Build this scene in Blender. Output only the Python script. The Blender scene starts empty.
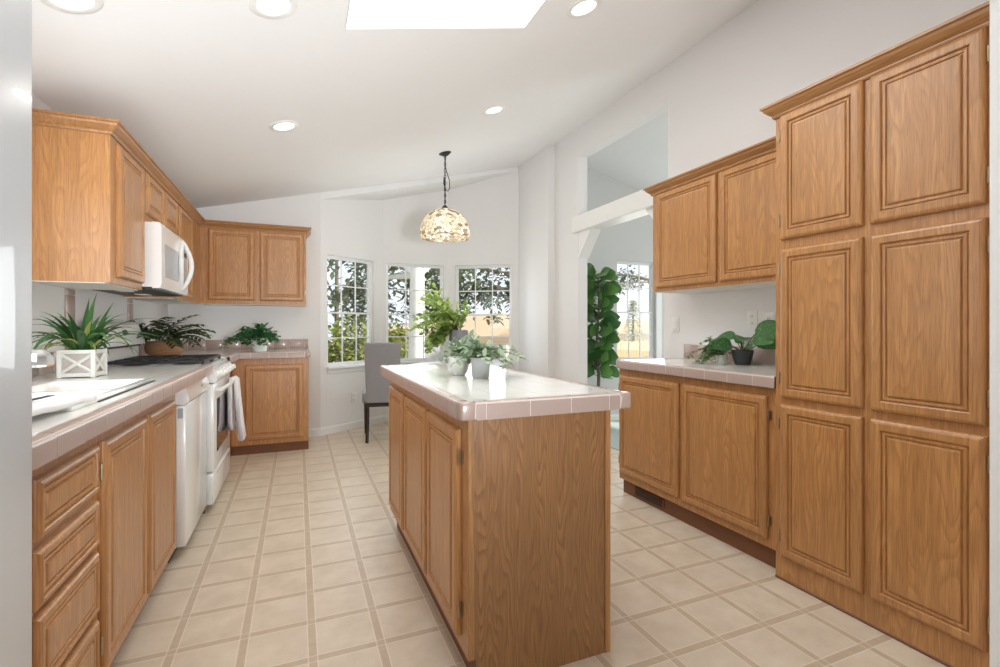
import bpy, bmesh, math, random
from mathutils import Vector, Matrix, noise as mnoise
R = math.radians
SC = bpy.context.scene
COL = SC.collection

# ------------------------------------------------------------------ camera
cam_d = bpy.data.cameras.new('camera')
cam_d.sensor_width = 36.0
cam_d.lens = 17.42
cam_d.shift_y = -0.0065
cam_d.clip_start = 0.05
cam = bpy.data.objects.new('camera', cam_d)
cam.location = (0, 0, 1.17)
cam.rotation_euler = (R(90), 0, R(-22.65))
COL.objects.link(cam)
SC.camera = cam

# ------------------------------------------------------------------ exposure and view
SC.view_settings.view_transform = 'Standard'
SC.view_settings.look = 'None'
SC.view_settings.exposure = -0.04
SC.view_settings.gamma = 1.0
SC.view_settings.use_curve_mapping = False
SC.cycles.use_denoising = True
SC.cycles.max_bounces = 10
SC.cycles.diffuse_bounces = 6
SC.cycles.transparent_max_bounces = 12
SC.cycles.sample_clamp_indirect = 6.0

# ------------------------------------------------------------------ world, sun and daylight through the openings
W = bpy.data.worlds.new('sky')
SC.world = W
W.use_nodes = True
wn = W.node_tree
bgn = wn.nodes['Background']
bgn.inputs[0].default_value = (0.86, 0.93, 1.0, 1)
bgn.inputs[1].default_value = 1.25


def light(name, kind, loc, energy, color=(1, 1, 1), size=None, size_y=None, aim=None, parent=None, rot=None):
    d = bpy.data.lights.new(name, kind)
    d.energy = energy
    d.color = color
    if kind == 'AREA':
        d.shape = 'RECTANGLE' if size_y else 'DISK'
        d.size = size
        if size_y:
            d.size_y = size_y
    elif kind == 'SUN':
        d.angle = R(1.0)
    elif size:
        d.shadow_soft_size = size
    o = bpy.data.objects.new(name, d)
    o.location = loc
    if aim is not None:
        o.rotation_euler = (Vector(aim)).to_track_quat('-Z', 'Y').to_euler()
    if rot:
        o.rotation_euler = rot
    COL.objects.link(o)
    if parent:
        o.parent = parent
    return o


DAY = (0.93, 0.97, 1.0)
light('sun', 'SUN', (14, -8, 12), 6.5, (1.0, 0.96, 0.89), aim=(-0.80, 0.50, -0.50))
# daylight entering through openings of the shell, some unseen and added for light
light('daylight_skylight', 'AREA', (0.695, 1.84, 3.19), 25, DAY, 0.94, 1.2, aim=(0.0, 0, -1))
light('added_door_fill', 'AREA', (1.0, -2.45, 1.15), 9, DAY, 2.2, 1.9, aim=(0, 1, 0.12))  # fill at the rear glazed door, itself an added opening
# added fill light behind the camera, no fixture there, brightening the ceiling
lamp = light('added_ceiling_fill', 'AREA', (0.70, -2.1, 0.85), 31, (0.94, 0.97, 1.0), 0.7, aim=(-0.15, 0.90, 0.40))
lamp.data.spread = R(66)
light('daylight_sink_window', 'AREA', (-1.04, 1.92, 1.52), 10, DAY, 1.1, 0.75, aim=(0.8, 0.9, -0.02))
light('daylight_bay_left', 'AREA', (0.66, 5.66, 1.34), 6, DAY, 0.6, 1.1, aim=(0.5, -0.8, 0))
light('daylight_bay_center', 'AREA', (1.36, 5.93, 1.34), 8, DAY, 0.7, 1.1, aim=(0, -1, 0))
light('daylight_bay_right', 'AREA', (2.11, 5.68, 1.34), 6, DAY, 0.6, 1.1, aim=(-0.5, -0.8, 0))
light('daylight_living', 'AREA', (4.0, 4.9, 1.4), 10, DAY, 0.7, 1.1, aim=(0, -1, 0))
light('added_side_fill', 'AREA', (6.3, 2.2, 1.4), 36, (1.0, 0.98, 0.95), 1.6, 1.4, aim=(-1, 0.3, 0))  # fill from an added side opening, brightens the living room

# ------------------------------------------------------------------ node helpers


class NT:
    def __init__(self, name):
        self.m = bpy.data.materials.new(name)
        self.m.use_nodes = True
        self.t = self.m.node_tree
        self.b = self.t.nodes['Principled BSDF']
        self.tc = None

    def n(self, typ, **kw):
        x = self.t.nodes.new(typ)
        for k, v in kw.items():
            setattr(x, k, v)
        return x

    def l(self, a, b):
        self.t.links.new(a, b)

    def obj(self):
        if self.tc is None:
            self.tc = self.n('ShaderNodeTexCoord')
        return self.tc.outputs['Object']

    def m2(self, op, a, b=None, c=None):
        x = self.n('ShaderNodeMath', operation=op)
        for i, v in enumerate((a, b, c)):
            if v is None:
                continue
            if isinstance(v, (int, float)):
                x.inputs[i].default_value = v
            else:
                self.l(v, x.inputs[i])
        return x.outputs[0]

    def mapping(self, scale, src=None, loc=None):
        x = self.n('ShaderNodeMapping')
        x.inputs['Scale'].default_value = scale
        if loc is not None:
            self.l(loc, x.inputs['Location'])
        self.l(src or self.obj(), x.inputs['Vector'])
        return x.outputs[0]

    def noise(self, vec, scale, detail=2, rough=0.5):
        x = self.n('ShaderNodeTexNoise')
        x.inputs['Scale'].default_value = scale
        x.inputs['Detail'].default_value = detail
        x.inputs['Roughness'].default_value = rough
        self.l(vec, x.inputs['Vector'])
        return x.outputs['Fac']

    def mix(self, fac, a, b, mode='MIX'):
        x = self.n('ShaderNodeMix', data_type='RGBA', blend_type=mode)
        for sock, v in ((x.inputs[0], fac), (x.inputs[6], a), (x.inputs[7], b)):
            if isinstance(v, (int, float)):
                sock.default_value = v
            elif isinstance(v, tuple):
                sock.default_value = (*v[:3], 1)
            else:
                self.l(v, sock)
        return x.outputs[2]

    def ramp(self, fac, stops):
        x = self.n('ShaderNodeValToRGB')
        e = x.color_ramp.elements
        while len(e) < len(stops):
            e.new(0.5)
        for q, (p, c) in zip(e, stops):
            q.position = p
            q.color = (*c, 1) if len(c) == 3 else c
        self.l(fac, x.inputs[0])
        return x.outputs[0]

    def sep(self, vec):
        x = self.n('ShaderNodeSeparateXYZ')
        self.l(vec, x.inputs[0])
        return x.outputs

    def bump(self, h, strength=0.2, dist=0.002):
        x = self.n('ShaderNodeBump')
        x.inputs['Strength'].default_value = strength
        x.inputs['Distance'].default_value = dist
        self.l(h, x.inputs['Height'])
        self.l(x.outputs[0], self.b.inputs['Normal'])

    def col(self, c):
        if isinstance(c, tuple):
            self.b.inputs['Base Color'].default_value = (*c, 1)
        else:
            self.l(c, self.b.inputs['Base Color'])

    def set(self, **kw):
        for k, v in kw.items():
            self.b.inputs[k.replace('_', ' ')].default_value = v
        return self


def lin(r, g, b):
    f = lambda c: (c / 255 / 12.92) if c / 255 <= 0.04045 else ((c / 255 + 0.055) / 1.055) ** 2.4
    return (f(r), f(g), f(b))


MATS = {}


def plain(name, c, rough=0.5, metal=0.0, var=0.06, nscale=14.0, bump=0.0, spec=0.5, coat=0.0):
    if name in MATS:
        return MATS[name]
    t = NT(name)
    f = t.noise(t.obj(), nscale, 3)
    lo = tuple(x * (1 - var) for x in c)
    hi = tuple(min(1, x * (1 + var)) for x in c)
    t.col(t.mix(f, lo, hi))
    t.set(Roughness=rough, Metallic=metal, Specular_IOR_Level=spec, Coat_Weight=coat)
    if bump:
        t.bump(t.noise(t.obj(), nscale * 6, 2), bump, 0.002)
    MATS[name] = t.m
    return t.m


def oak(name, axis='z', tone=1.0, cath=1.0, con=0.7):
    """golden oak: contour-line cathedral figure, fine pores, satin lacquer"""
    t = NT(name)
    oi = t.n('ShaderNodeObjectInfo')
    rnd = t.m2('MULTIPLY', oi.outputs['Random'], 37.0)
    cmb = t.n('ShaderNodeCombineXYZ')
    for i in range(3):
        t.l(rnd, cmb.inputs[i])
    big = {'z': (4.6, 4.6, 0.75), 'x': (0.75, 4.6, 4.6), 'y': (4.6, 0.75, 4.6)}[axis]
    fine = {'z': (260, 260, 9), 'x': (9, 260, 260), 'y': (260, 9, 260)}[axis]
    mid = {'z': (42, 42, 1.6), 'x': (1.6, 42, 42), 'y': (42, 1.6, 42)}[axis]
    v = t.mapping(big, loc=cmb.outputs[0])
    n1 = t.noise(v, 1.0, 2.6, 0.5)
    fr = t.m2('FRACT', t.m2('MULTIPLY', n1, 26.0 * cath))
    line = t.ramp(fr, [(0.0, (0.2,) * 3), (0.14, (1,) * 3), (0.55, (0.75,) * 3), (0.93, (0.12,) * 3), (1.0, (0.2,) * 3)])
    pores = t.noise(t.mapping(fine, loc=cmb.outputs[0]), 1.0, 2, 0.6)
    strk = t.noise(t.mapping(mid, loc=cmb.outputs[0]), 1.0, 2, 0.6)
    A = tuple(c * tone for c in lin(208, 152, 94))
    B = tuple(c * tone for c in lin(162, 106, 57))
    c1 = t.mix(t.m2('ADD', t.m2('MULTIPLY', line, con), 1.0 - con), B, A)
    c2 = t.mix(t.ramp(strk, [(0.35, (0,) * 3), (0.65, (1,) * 3)]), tuple(c * tone for c in lin(182, 129, 77)), c1)
    pf = t.ramp(pores, [(0.36, (1,) * 3), (0.5, (0,) * 3)])
    c3 = t.mix(t.m2('MULTIPLY', pf, 0.38), c2, tuple(c * tone for c in lin(132, 86, 50)))
    t.col(c3)
    t.set(Roughness=0.36, Specular_IOR_Level=0.45, Coat_Weight=0.35, Coat_Roughness=0.28)
    t.bump(pores, 0.08, 0.001)
    return t.m


OAK = oak('oak_vertical', 'z', 0.91, 1.1, 0.62)
OAKX = oak('oak_lengthwise', 'x', 0.76)
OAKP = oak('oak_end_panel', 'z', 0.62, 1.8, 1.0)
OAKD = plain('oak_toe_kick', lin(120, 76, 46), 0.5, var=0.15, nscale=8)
WALL = plain('painted_wall', lin(232, 231, 230), 0.75, var=0.012, nscale=3, bump=0.05)
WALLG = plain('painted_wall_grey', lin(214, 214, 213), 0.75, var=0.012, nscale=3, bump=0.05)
CEIL = plain('painted_ceiling', lin(238, 238, 238), 0.85, var=0.012, nscale=5, bump=0.08)
TRIM = plain('white_trim', lin(238, 238, 236), 0.45, var=0.01)
VINYL = plain('white_window_frame', lin(243, 244, 246), 0.35, var=0.01)
ENAMEL = plain('white_enamel', lin(240, 240, 238), 0.18, var=0.008, coat=0.4)
ENAMEL2 = plain('white_plastic', lin(232, 232, 230), 0.3, var=0.01)
FRIDGE = plain('fridge_enamel', lin(188, 192, 196), 0.3, var=0.01, coat=0.5)
CERAMIC = plain('white_ceramic', lin(238, 238, 234), 0.15, var=0.02, coat=0.4)
BLACK = plain('black_iron', (0.018, 0.018, 0.02), 0.45, var=0.2)
DARK = plain('dark_gap', (0.02, 0.017, 0.015), 0.6)
CHROME = plain('chrome', (0.86, 0.87, 0.88), 0.07, 1.0, var=0.01)
BRASS = plain('antique_brass', lin(172, 152, 122), 0.35, 0.9, var=0.15, nscale=40)
GLASSDARK = plain('oven_glass', (0.02, 0.02, 0.022), 0.06, var=0.1, coat=0.5)
GREYPANEL = plain('grey_window_mesh', lin(176, 180, 184), 0.25, var=0.04)
PLATE = plain('outlet_plate', lin(236, 234, 228), 0.4, var=0.01)
GROUT = plain('light_grout', lin(222, 210, 200), 0.8, var=0.04)
MAUVE = plain('mauve_tile', lin(176, 154, 145), 0.28, var=0.035, nscale=6, coat=0.3)
UPHOL = plain('grey_upholstery', lin(150, 150, 153), 0.9, var=0.10, nscale=160, bump=0.3)
ESPRESSO = plain('espresso_wood', lin(48, 40, 36), 0.4, var=0.15)
SOIL = plain('potting_soil', lin(50, 38, 30), 0.95, var=0.3, nscale=80, bump=0.5)
CONCRETE = plain('grey_concrete_pot', lin(178, 180, 178), 0.7, var=0.07, nscale=30, bump=0.15)
SLATE = plain('grey_vase', lin(140, 140, 146), 0.5, var=0.08)
BLACKPOT = plain('charcoal_pot', lin(52, 54, 58), 0.6, var=0.1)
CREAM = plain('cream_underside', lin(232, 230, 224), 0.6, var=0.01)
BRONZE = plain('dark_bronze', lin(52, 50, 46), 0.45, 0.6, var=0.1)
CARPET = plain('carpet_grey_green', lin(182, 192, 188), 0.95, var=0.1, nscale=220, bump=0.5)


def white_tile():
    t = NT('white_counter_tile')
    x, y, z = t.sep(t.obj())
    g = None
    for c in (x, y):
        f = t.m2('FRACT', t.m2('DIVIDE', c, 0.1545))
        d = t.m2('ABSOLUTE', t.m2('SUBTRACT', f, 0.5))
        k = t.m2('GREATER_THAN', d, 0.488)
        g = k if g is None else t.m2('MAXIMUM', g, k)
    n = t.noise(t.obj(), 9, 3)
    base = t.mix(n, lin(232, 230, 222), lin(241, 240, 235))
    t.col(t.mix(g, base, lin(218, 214, 206)))
    t.set(Roughness=0.16, Coat_Weight=0.3)
    return t.m


WTILE = white_tile()


def floor_mat():
    t = NT('vinyl_floor_tile')
    x, y, z = t.sep(t.obj())
    P = 0.2345
    out = {}
    for nm, c, o, w in (('x', x, 0.049, 0.027), ('y', y, 1.592, 0.029)):
        u = t.m2('DIVIDE', t.m2('SUBTRACT', c, o), P)
        f = t.m2('ABSOLUTE', t.m2('SUBTRACT', t.m2('FRACT', t.m2('ADD', u, 0.5)), 0.5))
        d = t.m2('MULTIPLY', f, P)
        strip = t.m2('LESS_THAN', d, w / 2)
        edge = t.m2('LESS_THAN', t.m2('ABSOLUTE', t.m2('SUBTRACT', d, w / 2 + 0.002)), 0.0022)
        cell = t.m2('FLOOR', u)
        out[nm] = (strip, edge, cell)
    cmb = t.n('ShaderNodeCombineXYZ')
    t.l(out['x'][2], cmb.inputs[0])
    t.l(out['y'][2], cmb.inputs[1])
    wnz = t.n('ShaderNodeTexWhiteNoise', noise_dimensions='3D')
    t.l(cmb.outputs[0], wnz.inputs['Vector'])
    n = t.noise(t.obj(), 7, 5, 0.62)
    n2 = t.noise(t.obj(), 30, 3, 0.6)
    base = t.mix(t.ramp(n, [(0.3, (0,) * 3), (0.7, (1,) * 3)]), lin(202, 186, 163), lin(221, 207, 187))
    base = t.mix(t.m2('MULTIPLY', wnz.outputs['Value'], 0.3), base, lin(212, 198, 178))
    stripc = t.mix(n2, lin(178, 157, 132), lin(202, 183, 158))
    anys = t.m2('MAXIMUM', out['x'][0], out['y'][0])
    c = t.mix(t.m2('MULTIPLY', anys, 0.86), base, stripc)
    ed = t.m2('MULTIPLY', t.m2('MAXIMUM', out['x'][1], out['y'][1]), 0.55)
    c = t.mix(ed, c, lin(230, 219, 203))
    t.col(c)
    t.set(Roughness=0.38, Specular_IOR_Level=0.4)
    return t.m


FLOORM = floor_mat()


def pane_mat():
    t = NT('window_glass')
    tr = t.n('ShaderNodeBsdfTransparent')
    gl = t.n('ShaderNodeBsdfGlossy')
    gl.inputs['Roughness'].default_value = 0.02
    fr = t.n('ShaderNodeFresnel')
    fr.inputs['IOR'].default_value = 1.35
    mx = t.n('ShaderNodeMixShader')
    t.l(t.m2('MULTIPLY', fr.outputs[0], 0.7), mx.inputs[0])
    t.l(tr.outputs[0], mx.inputs[1])
    t.l(gl.outputs[0], mx.inputs[2])
    t.l(mx.outputs[0], t.t.nodes['Material Output'].inputs['Surface'])
    return t.m


PANE = pane_mat()


def leaf_mat(name, c1, c2, vein=None, rough=0.45, trans=0.35):
    t = NT(name)
    n = t.noise(t.obj(), 22, 3)
    g = t.n('ShaderNodeNewGeometry')
    col = t.mix(t.ramp(g.outputs['Random Per Island'], [(0.0, (0,) * 3), (1.0, (1,) * 3)]), c1, c2)
    col = t.mix(t.m2('MULTIPLY', n, 0.35), col, tuple(x * 0.55 for x in c1))
    if vein:
        col = t.mix(t.ramp(t.noise(t.obj(), 70, 2), [(0.55, (0,) * 3), (0.72, (1,) * 3)]), col, vein)
    t.col(col)
    t.set(Roughness=rough)
    tl = t.n('ShaderNodeBsdfTranslucent')
    t.l(col, tl.inputs['Color'])
    mx = t.n('ShaderNodeMixShader')
    mx.inputs[0].default_value = trans
    t.l(t.b.outputs[0], mx.inputs[1])
    t.l(tl.outputs[0], mx.inputs[2])
    t.l(mx.outputs[0], t.t.nodes['Material Output'].inputs['Surface'])
    return t.m


L_BLADE = leaf_mat('blade_leaf', lin(46, 84, 50), lin(98, 146, 84))
L_BLADEY = leaf_mat('blade_leaf_yellow', lin(168, 184, 84), lin(190, 196, 110))
L_PALM = leaf_mat('palm_leaf', lin(40, 64, 36), lin(70, 92, 46))
L_IVY = leaf_mat('ivy_leaf', lin(58, 120, 74), lin(110, 172, 114))
L_SAGE = leaf_mat('sage_leaf', lin(138, 164, 134), lin(196, 212, 176))
L_FIG = leaf_mat('fig_leaf', lin(58, 104, 58), lin(118, 166, 92), rough=0.3, trans=0.2)
L_BRANCH = leaf_mat('branch_leaf', lin(156, 186, 96), lin(218, 234, 150))
L_VAR = leaf_mat('veined_leaf', lin(56, 104, 60), lin(110, 160, 98), vein=lin(128, 168, 116))
L_TRAIL = leaf_mat('trailing_leaf', lin(84, 128, 78), lin(168, 196, 138))
L_TREE = leaf_mat('tree_leaf', lin(70, 84, 60), lin(120, 132, 96), trans=0.4)
L_TREED = leaf_mat('dark_tree_leaf', lin(84, 98, 74), lin(132, 146, 112), trans=0.35)
L_BUSH = leaf_mat('bush_leaf', lin(128, 146, 70), lin(206, 208, 128), trans=0.4)
BARK = plain('pale_bark', lin(238, 235, 230), 0.9, var=0.12, nscale=6, bump=0.5)
BARKD = plain('brown_bark', lin(118, 108, 98), 0.9, var=0.2, nscale=10, bump=0.5)
TWIG = plain('green_brown_twig', lin(96, 92, 60), 0.8, var=0.15)

# ------------------------------------------------------------------ mesh builder


class MB:
    def __init__(self):
        self.bm = bmesh.new()

    def box(self, x0, x1, y0, y1, z0, z1, bev=0.0, seg=1):
        b = bmesh.new()
        bmesh.ops.create_cube(b, size=1.0)
        for v in b.verts:
            v.co = Vector((x0 + (v.co.x + .5) * (x1 - x0), y0 + (v.co.y + .5) * (y1 - y0), z0 + (v.co.z + .5) * (z1 - z0)))
        if bev > 0:
            bmesh.ops.bevel(b, geom=list(b.edges), offset=bev, segments=seg, affect='EDGES', profile=0.5, clamp_overlap=True)
        self.merge(b)
        return self

    def merge(self, b, mat=None):
        if mat is not None:
            bmesh.ops.transform(b, matrix=mat, verts=b.verts)
        me = bpy.data.meshes.new('tmp')
        b.to_mesh(me)
        b.free()
        self.bm.from_mesh(me)
        bpy.data.meshes.remove(me)

    def poly(self, pts):
        vs = [self.bm.verts.new(p) for p in pts]
        return self.bm.faces.new(vs)

    def prism(self, pts, axis, a, b):
        """polygon (u,v) extruded along axis from a to b"""
        def P(u, v, w):
            return {'x': (w, u, v), 'y': (u, w, v), 'z': (u, v, w)}[axis]
        A = [self.bm.verts.new(P(u, v, a)) for u, v in pts]
        B = [self.bm.verts.new(P(u, v, b)) for u, v in pts]
        n = len(pts)
        fs = [self.bm.faces.new(A), self.bm.faces.new(list(reversed(B)))]
        for i in range(n):
            fs.append(self.bm.faces.new((A[i], B[i], B[(i + 1) % n], A[(i + 1) % n])))
        bmesh.ops.recalc_face_normals(self.bm, faces=fs)
        return self

    def lathe(self, prof, n=24, c=(0, 0, 0), M=None):
        rings = []
        for r, z in prof:
            if r < 1e-6:
                rings.append([self.bm.verts.new((c[0], c[1], c[2] + z))])
            else:
                rings.append([self.bm.verts.new((c[0] + r * math.cos(2 * math.pi * i / n), c[1] + r * math.sin(2 * math.pi * i / n), c[2] + z)) for i in range(n)])
        fs = []
        for a, b in zip(rings[:-1], rings[1:]):
            for i in range(n):
                j = (i + 1) % n
                if len(a) == 1 and len(b) == 1:
                    continue
                if len(a) == 1:
                    fs.append(self.bm.faces.new((a[0], b[i], b[j])))
                elif len(b) == 1:
                    fs.append(self.bm.faces.new((a[i], b[0], a[j])))
                else:
                    fs.append(self.bm.faces.new((a[i], b[i], b[j], a[j])))
        bmesh.ops.recalc_face_normals(self.bm, faces=fs)
        if M is not None:
            bmesh.ops.transform(self.bm, matrix=M, verts=[v for r in rings for v in r])
        return self

    def tube(self, pts, r, n=8, caps=True):
        pts = [Vector(p) for p in pts]
        rs = r if isinstance(r, (list, tuple)) else [r] * len(pts)
        rings = []
        up = None
        for i, p in enumerate(pts):
            d = (pts[min(i + 1, len(pts) - 1)] - pts[max(i - 1, 0)]).normalized()
            if up is None:
                up = Vector((0, 0, 1)) if abs(d.z) < 0.9 else Vector((1, 0, 0))
            s = d.cross(up)
            if s.length < 1e-5:
                s = d.orthogonal()
            s.normalize()
            up = s.cross(d).normalized()
            rings.append([self.bm.verts.new(p + (s * math.cos(2 * math.pi * k / n) + up * math.sin(2 * math.pi * k / n)) * rs[i]) for k in range(n)])
        fs = []
        for a, b in zip(rings[:-1], rings[1:]):
            for k in range(n):
                fs.append(self.bm.faces.new((a[k], b[k], b[(k + 1) % n], a[(k + 1) % n])))
        if caps:
            fs.append(self.bm.faces.new(rings[0]))
            fs.append(self.bm.faces.new(list(reversed(rings[-1]))))
        bmesh.ops.recalc_face_normals(self.bm, faces=fs)
        return self

    def sweep(self, prof, path, closed=False, caps=True):
        """profile (out, z) swept along a flat path; out points to the right of travel, mitred"""
        n = len(path)
        P = [Vector(p) for p in path]
        cols = []
        for i in range(n):
            if closed or 0 < i < n - 1:
                d0 = (P[i] - P[i - 1]).normalized()
                d1 = (P[(i + 1) % n] - P[i]).normalized()
            elif i == 0:
                d0 = d1 = (P[1] - P[0]).normalized()
            else:
                d0 = d1 = (P[i] - P[i - 1]).normalized()
            n0 = Vector((d0.y, -d0.x))
            n1 = Vector((d1.y, -d1.x))
            m = (n0 + n1).normalized()
            m = m / max(0.2, m.dot(n0))
            cols.append([self.bm.verts.new((P[i].x + m.x * o, P[i].y + m.y * o, z)) for o, z in prof])
        fs = []
        k = len(prof)
        rng = range(n) if closed else range(n - 1)
        for i in rng:
            a, b = cols[i], cols[(i + 1) % n]
            for j in range(k):
                fs.append(self.bm.faces.new((a[j], b[j], b[(j + 1) % k], a[(j + 1) % k])))
        if caps and not closed:
            fs.append(self.bm.faces.new(cols[0]))
            fs.append(self.bm.faces.new(list(reversed(cols[-1]))))
        bmesh.ops.recalc_face_normals(self.bm, faces=fs)
        return self

    def leaf(self, base, d, up, L, wd, droop=0.0, n=4, fold=0.15, prof=None):
        """a leaf blade: folded strip along d, drooping"""
        d = Vector(d).normalized()
        up = Vector(up)
        s = d.cross(up)
        if s.length < 1e-4:
            s = d.orthogonal()
        s.normalize()
        p = Vector(base)
        prof = prof or (lambda t: math.sin(math.pi * min(1, 0.08 + t * 0.92)) ** 0.8)
        prev = None
        cur = d.copy()
        for i in range(n + 1):
            t = i / n
            w = wd * 0.5 * prof(t)
            nn = s.cross(cur).normalized()
            row = [self.bm.verts.new(p - s * w + nn * w * fold), self.bm.verts.new(p), self.bm.verts.new(p + s * w + nn * w * fold)]
            if prev:
                self.bm.faces.new((prev[0], prev[1], row[1], row[0]))
                self.bm.faces.new((prev[1], prev[2], row[2], row[1]))
            prev = row
            p = p + cur * (L / n)
            cur = (cur + Vector((0, 0, -1)) * droop / n).normalized()
        return self

    def build(self, name, mat, parent=None, loc=None, rotz=0.0, smooth=False, ang=40):
        me = bpy.data.meshes.new(name)
        self.bm.to_mesh(me)
        self.bm.free()
        mats = mat if isinstance(mat, (list, tuple)) else [mat]
        for m in mats:
            me.materials.append(m)
        if smooth:
            me.polygons.foreach_set('use_smooth', [True] * len(me.polygons))
            me.set_sharp_from_angle(angle=R(ang))
        o = bpy.data.objects.new(name, me)
        COL.objects.link(o)
        if parent is not None:
            o.parent = parent
        if loc is not None:
            o.location = loc
        o.rotation_euler.z = rotz
        return o


def tag(o, label, cat, group=None):
    o['label'] = label
    o['category'] = cat
    if group:
        o['group'] = group
    return o


def thing(name, label, cat, loc=(0, 0, 0), rotz=0.0, group=None):
    o = bpy.data.objects.new(name, None)
    o.empty_display_size = 0.1
    COL.objects.link(o)
    o.location = loc
    o.rotation_euler.z = rotz
    return tag(o, label, cat, group)


def struct(o):
    o['kind'] = 'structure'
    return o


def stem_empty(name, loc=(0, 0, 0), rotz=0.0):
    o = bpy.data.objects.new(name, None)
    COL.objects.link(o)
    o.location = loc
    o.rotation_euler.z = rotz
    o['kind'] = 'structure'
    return o


# ================================================================== THE SHELL
XL, XR, YB = -1.16, 2.66, 5.55
RIDGE = 2.72
SL = 0.245


def zc(x):
    return 2.564 + SL * x if x <= RIDGE else 2.564 + SL * RIDGE - SL * (x - RIDGE)


m = MB()
m.box(XL - .15, 2.80, -2.75, 6.3, -0.06, 0.0)
struct(m.build('floor', FLOORM))
m = MB()
m.box(2.80, 6.6, 1.0, 5.15, -0.06, 0.008)
struct(m.build('floor_living', CARPET))

# kitchen ceiling with the skylight opening
SX0, SX1, SY0, SY1 = 0.21, 1.178, 1.22, 2.46
m = MB()
xs = [XL - .15, SX0, SX1, RIDGE]
ys = [-2.75, SY0, SY1, 6.3]
for i in range(3):
    for j in range(3):
        if i == 1 and j == 1:
            continue
        x0, x1 = xs[i], xs[i + 1]
        m.prism([(x0, zc(x0)), (x1, zc(x1)), (x1, zc(x1) + .14), (x0, zc(x0) + .14)], 'y', ys[j], ys[j + 1])
struct(m.build('ceiling', CEIL))
m = MB()
m.prism([(RIDGE, zc(RIDGE)), (6.7, zc(6.7)), (6.7, zc(6.7) + .14), (RIDGE, zc(RIDGE) + .14)], 'y', 1.0, 5.2)
struct(m.build('ceiling_living', CEIL))

# skylight shaft: four lined sides above the sloped ceiling
m = MB()
T = 0.03
ZT = 3.22
Q = 0.006
for (x0, x1, y0, y1) in ((SX0 + .001, SX1 - .001, SY1 - Q, SY1 - .001), (SX0 + .001, SX1 - .001, SY0 + .001, SY0 + Q), (SX0 + .001, SX0 + Q, SY0 + Q, SY1 - Q), (SX1 - Q, SX1 - .001, SY0 + Q, SY1 - Q)):
    m.prism([(x0, zc(x0) - .001), (x1, zc(x1) - .001), (x1, ZT), (x0, ZT)], 'y', y0, y1)
struct(m.build('trim_1', TRIM))
sk = stem_empty('window_5', (0, 0, 0))
m = MB()
for (x0, x1, y0, y1) in ((SX0 - .05, SX1 + .05, SY1, SY1 + .05), (SX0 - .05, SX1 + .05, SY0 - .05, SY0), (SX0 - .05, SX0, SY0, SY1), (SX1, SX1 + .05, SY0, SY1)):
    m.box(x0, x1, y0, y1, ZT, ZT + .05)
m.build('frame', VINYL, sk)
m = MB()
m.box(SX0, SX1, SY0, SY1, ZT + .03, ZT + .036)
m.build('pane', PANE, sk)


def wall(name, p0, p1, openings, z1a, z1b, th=0.13, mat=WALL, z0=0.0):
    """wall from p0 to p1, room on the right of travel; openings (s0, s1, z0, z1); top slopes z1a..z1b"""
    p0 = Vector(p0)
    p1 = Vector(p1)
    L = (p1 - p0).length
    ang = math.atan2(p1.y - p0.y, p1.x - p0.x)
    top = lambda s: z1a + (z1b - z1a) * s / L
    m = MB()
    cuts = sorted({0.0, L, *[o[0] for o in openings], *[o[1] for o in openings]})
    for a, b in zip(cuts[:-1], cuts[1:]):
        spans = [(z0, None)]
        for o in openings:
            if o[0] <= a + 1e-6 and o[1] >= b - 1e-6:
                new = []
                for lo, hi in spans:
                    if hi is None or o[2] < hi:
                        if o[2] > lo + 1e-4:
                            new.append((lo, o[2]))
                        if hi is None or o[3] < hi:
                            new.append((o[3], hi))
                    else:
                        new.append((lo, hi))
                spans = new
        for lo, hi in spans:
            m.prism([(a, lo), (b, lo), (b, top(b) if hi is None else hi), (a, top(a) if hi is None else hi)], 'y', 0.0, th)
    o = m.build(name, mat, loc=(p0.x, p0.y, 0), rotz=ang)
    return struct(o)


WALL_H = 0.05
BL0, BL1 = (0.22, 5.546), (0.96, 6.04)
BR0, BR1 = (1.79, 6.04), (2.57, 5.54)
wall('wall_left', (XL, -2.7), (XL, YB + .13), [(4.02, 5.24, 1.09, 2.02)], zc(XL) + WALL_H, zc(XL) + WALL_H)
wall('wall_back', (XL - .1, YB), (BL0[0], YB), [], zc(XL) + .03, zc(.22) + .03)
LBL = math.hypot(BL1[0] - BL0[0], BL1[1] - BL0[1])
LBR = math.hypot(BR1[0] - BR0[0], BR1[1] - BR0[1])
WZ0, WZ1 = 0.735, 1.962
wall('wall_bay_left', BL0, BL1, [(LBL * .10, LBL * .845, WZ0, WZ1)], zc(.22) + .03, zc(.96) + .03)
wall('wall_bay_center', BL1, BR0, [(0.04, 0.775, WZ0, WZ1)], zc(.96) + .03, zc(1.79) + .03)
wall('wall_bay_right', BR0, BR1, [(LBR * .10, LBR * .90, WZ0, WZ1)], zc(1.79) + .03, zc(2.57) + .03)
# bay soffit, a little lower than the kitchen ceiling
m = MB()
for off, zz in ((0, 0),):
    lo = [(0.22, 5.55, zc(.22) - .075), (2.66, 5.55, zc(2.66) - .05), (2.66, 6.2, zc(2.66) - .05), (0.22, 6.2, zc(.22) - .075)]
    hi = [(x, y, z + .12) for x, y, z in lo]
    A = [m.bm.verts.new(p) for p in lo]
    B = [m.bm.verts.new(p) for p in hi]
    m.bm.faces.new(A)
    m.bm.faces.new(B)
    for i in range(4):
        m.bm.faces.new((A[i], A[(i + 1) % 4], B[(i + 1) % 4], B[i]))
bmesh.ops.recalc_face_normals(m.bm, faces=m.bm.faces)
struct(m.build('trim_2', CEIL))

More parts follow.
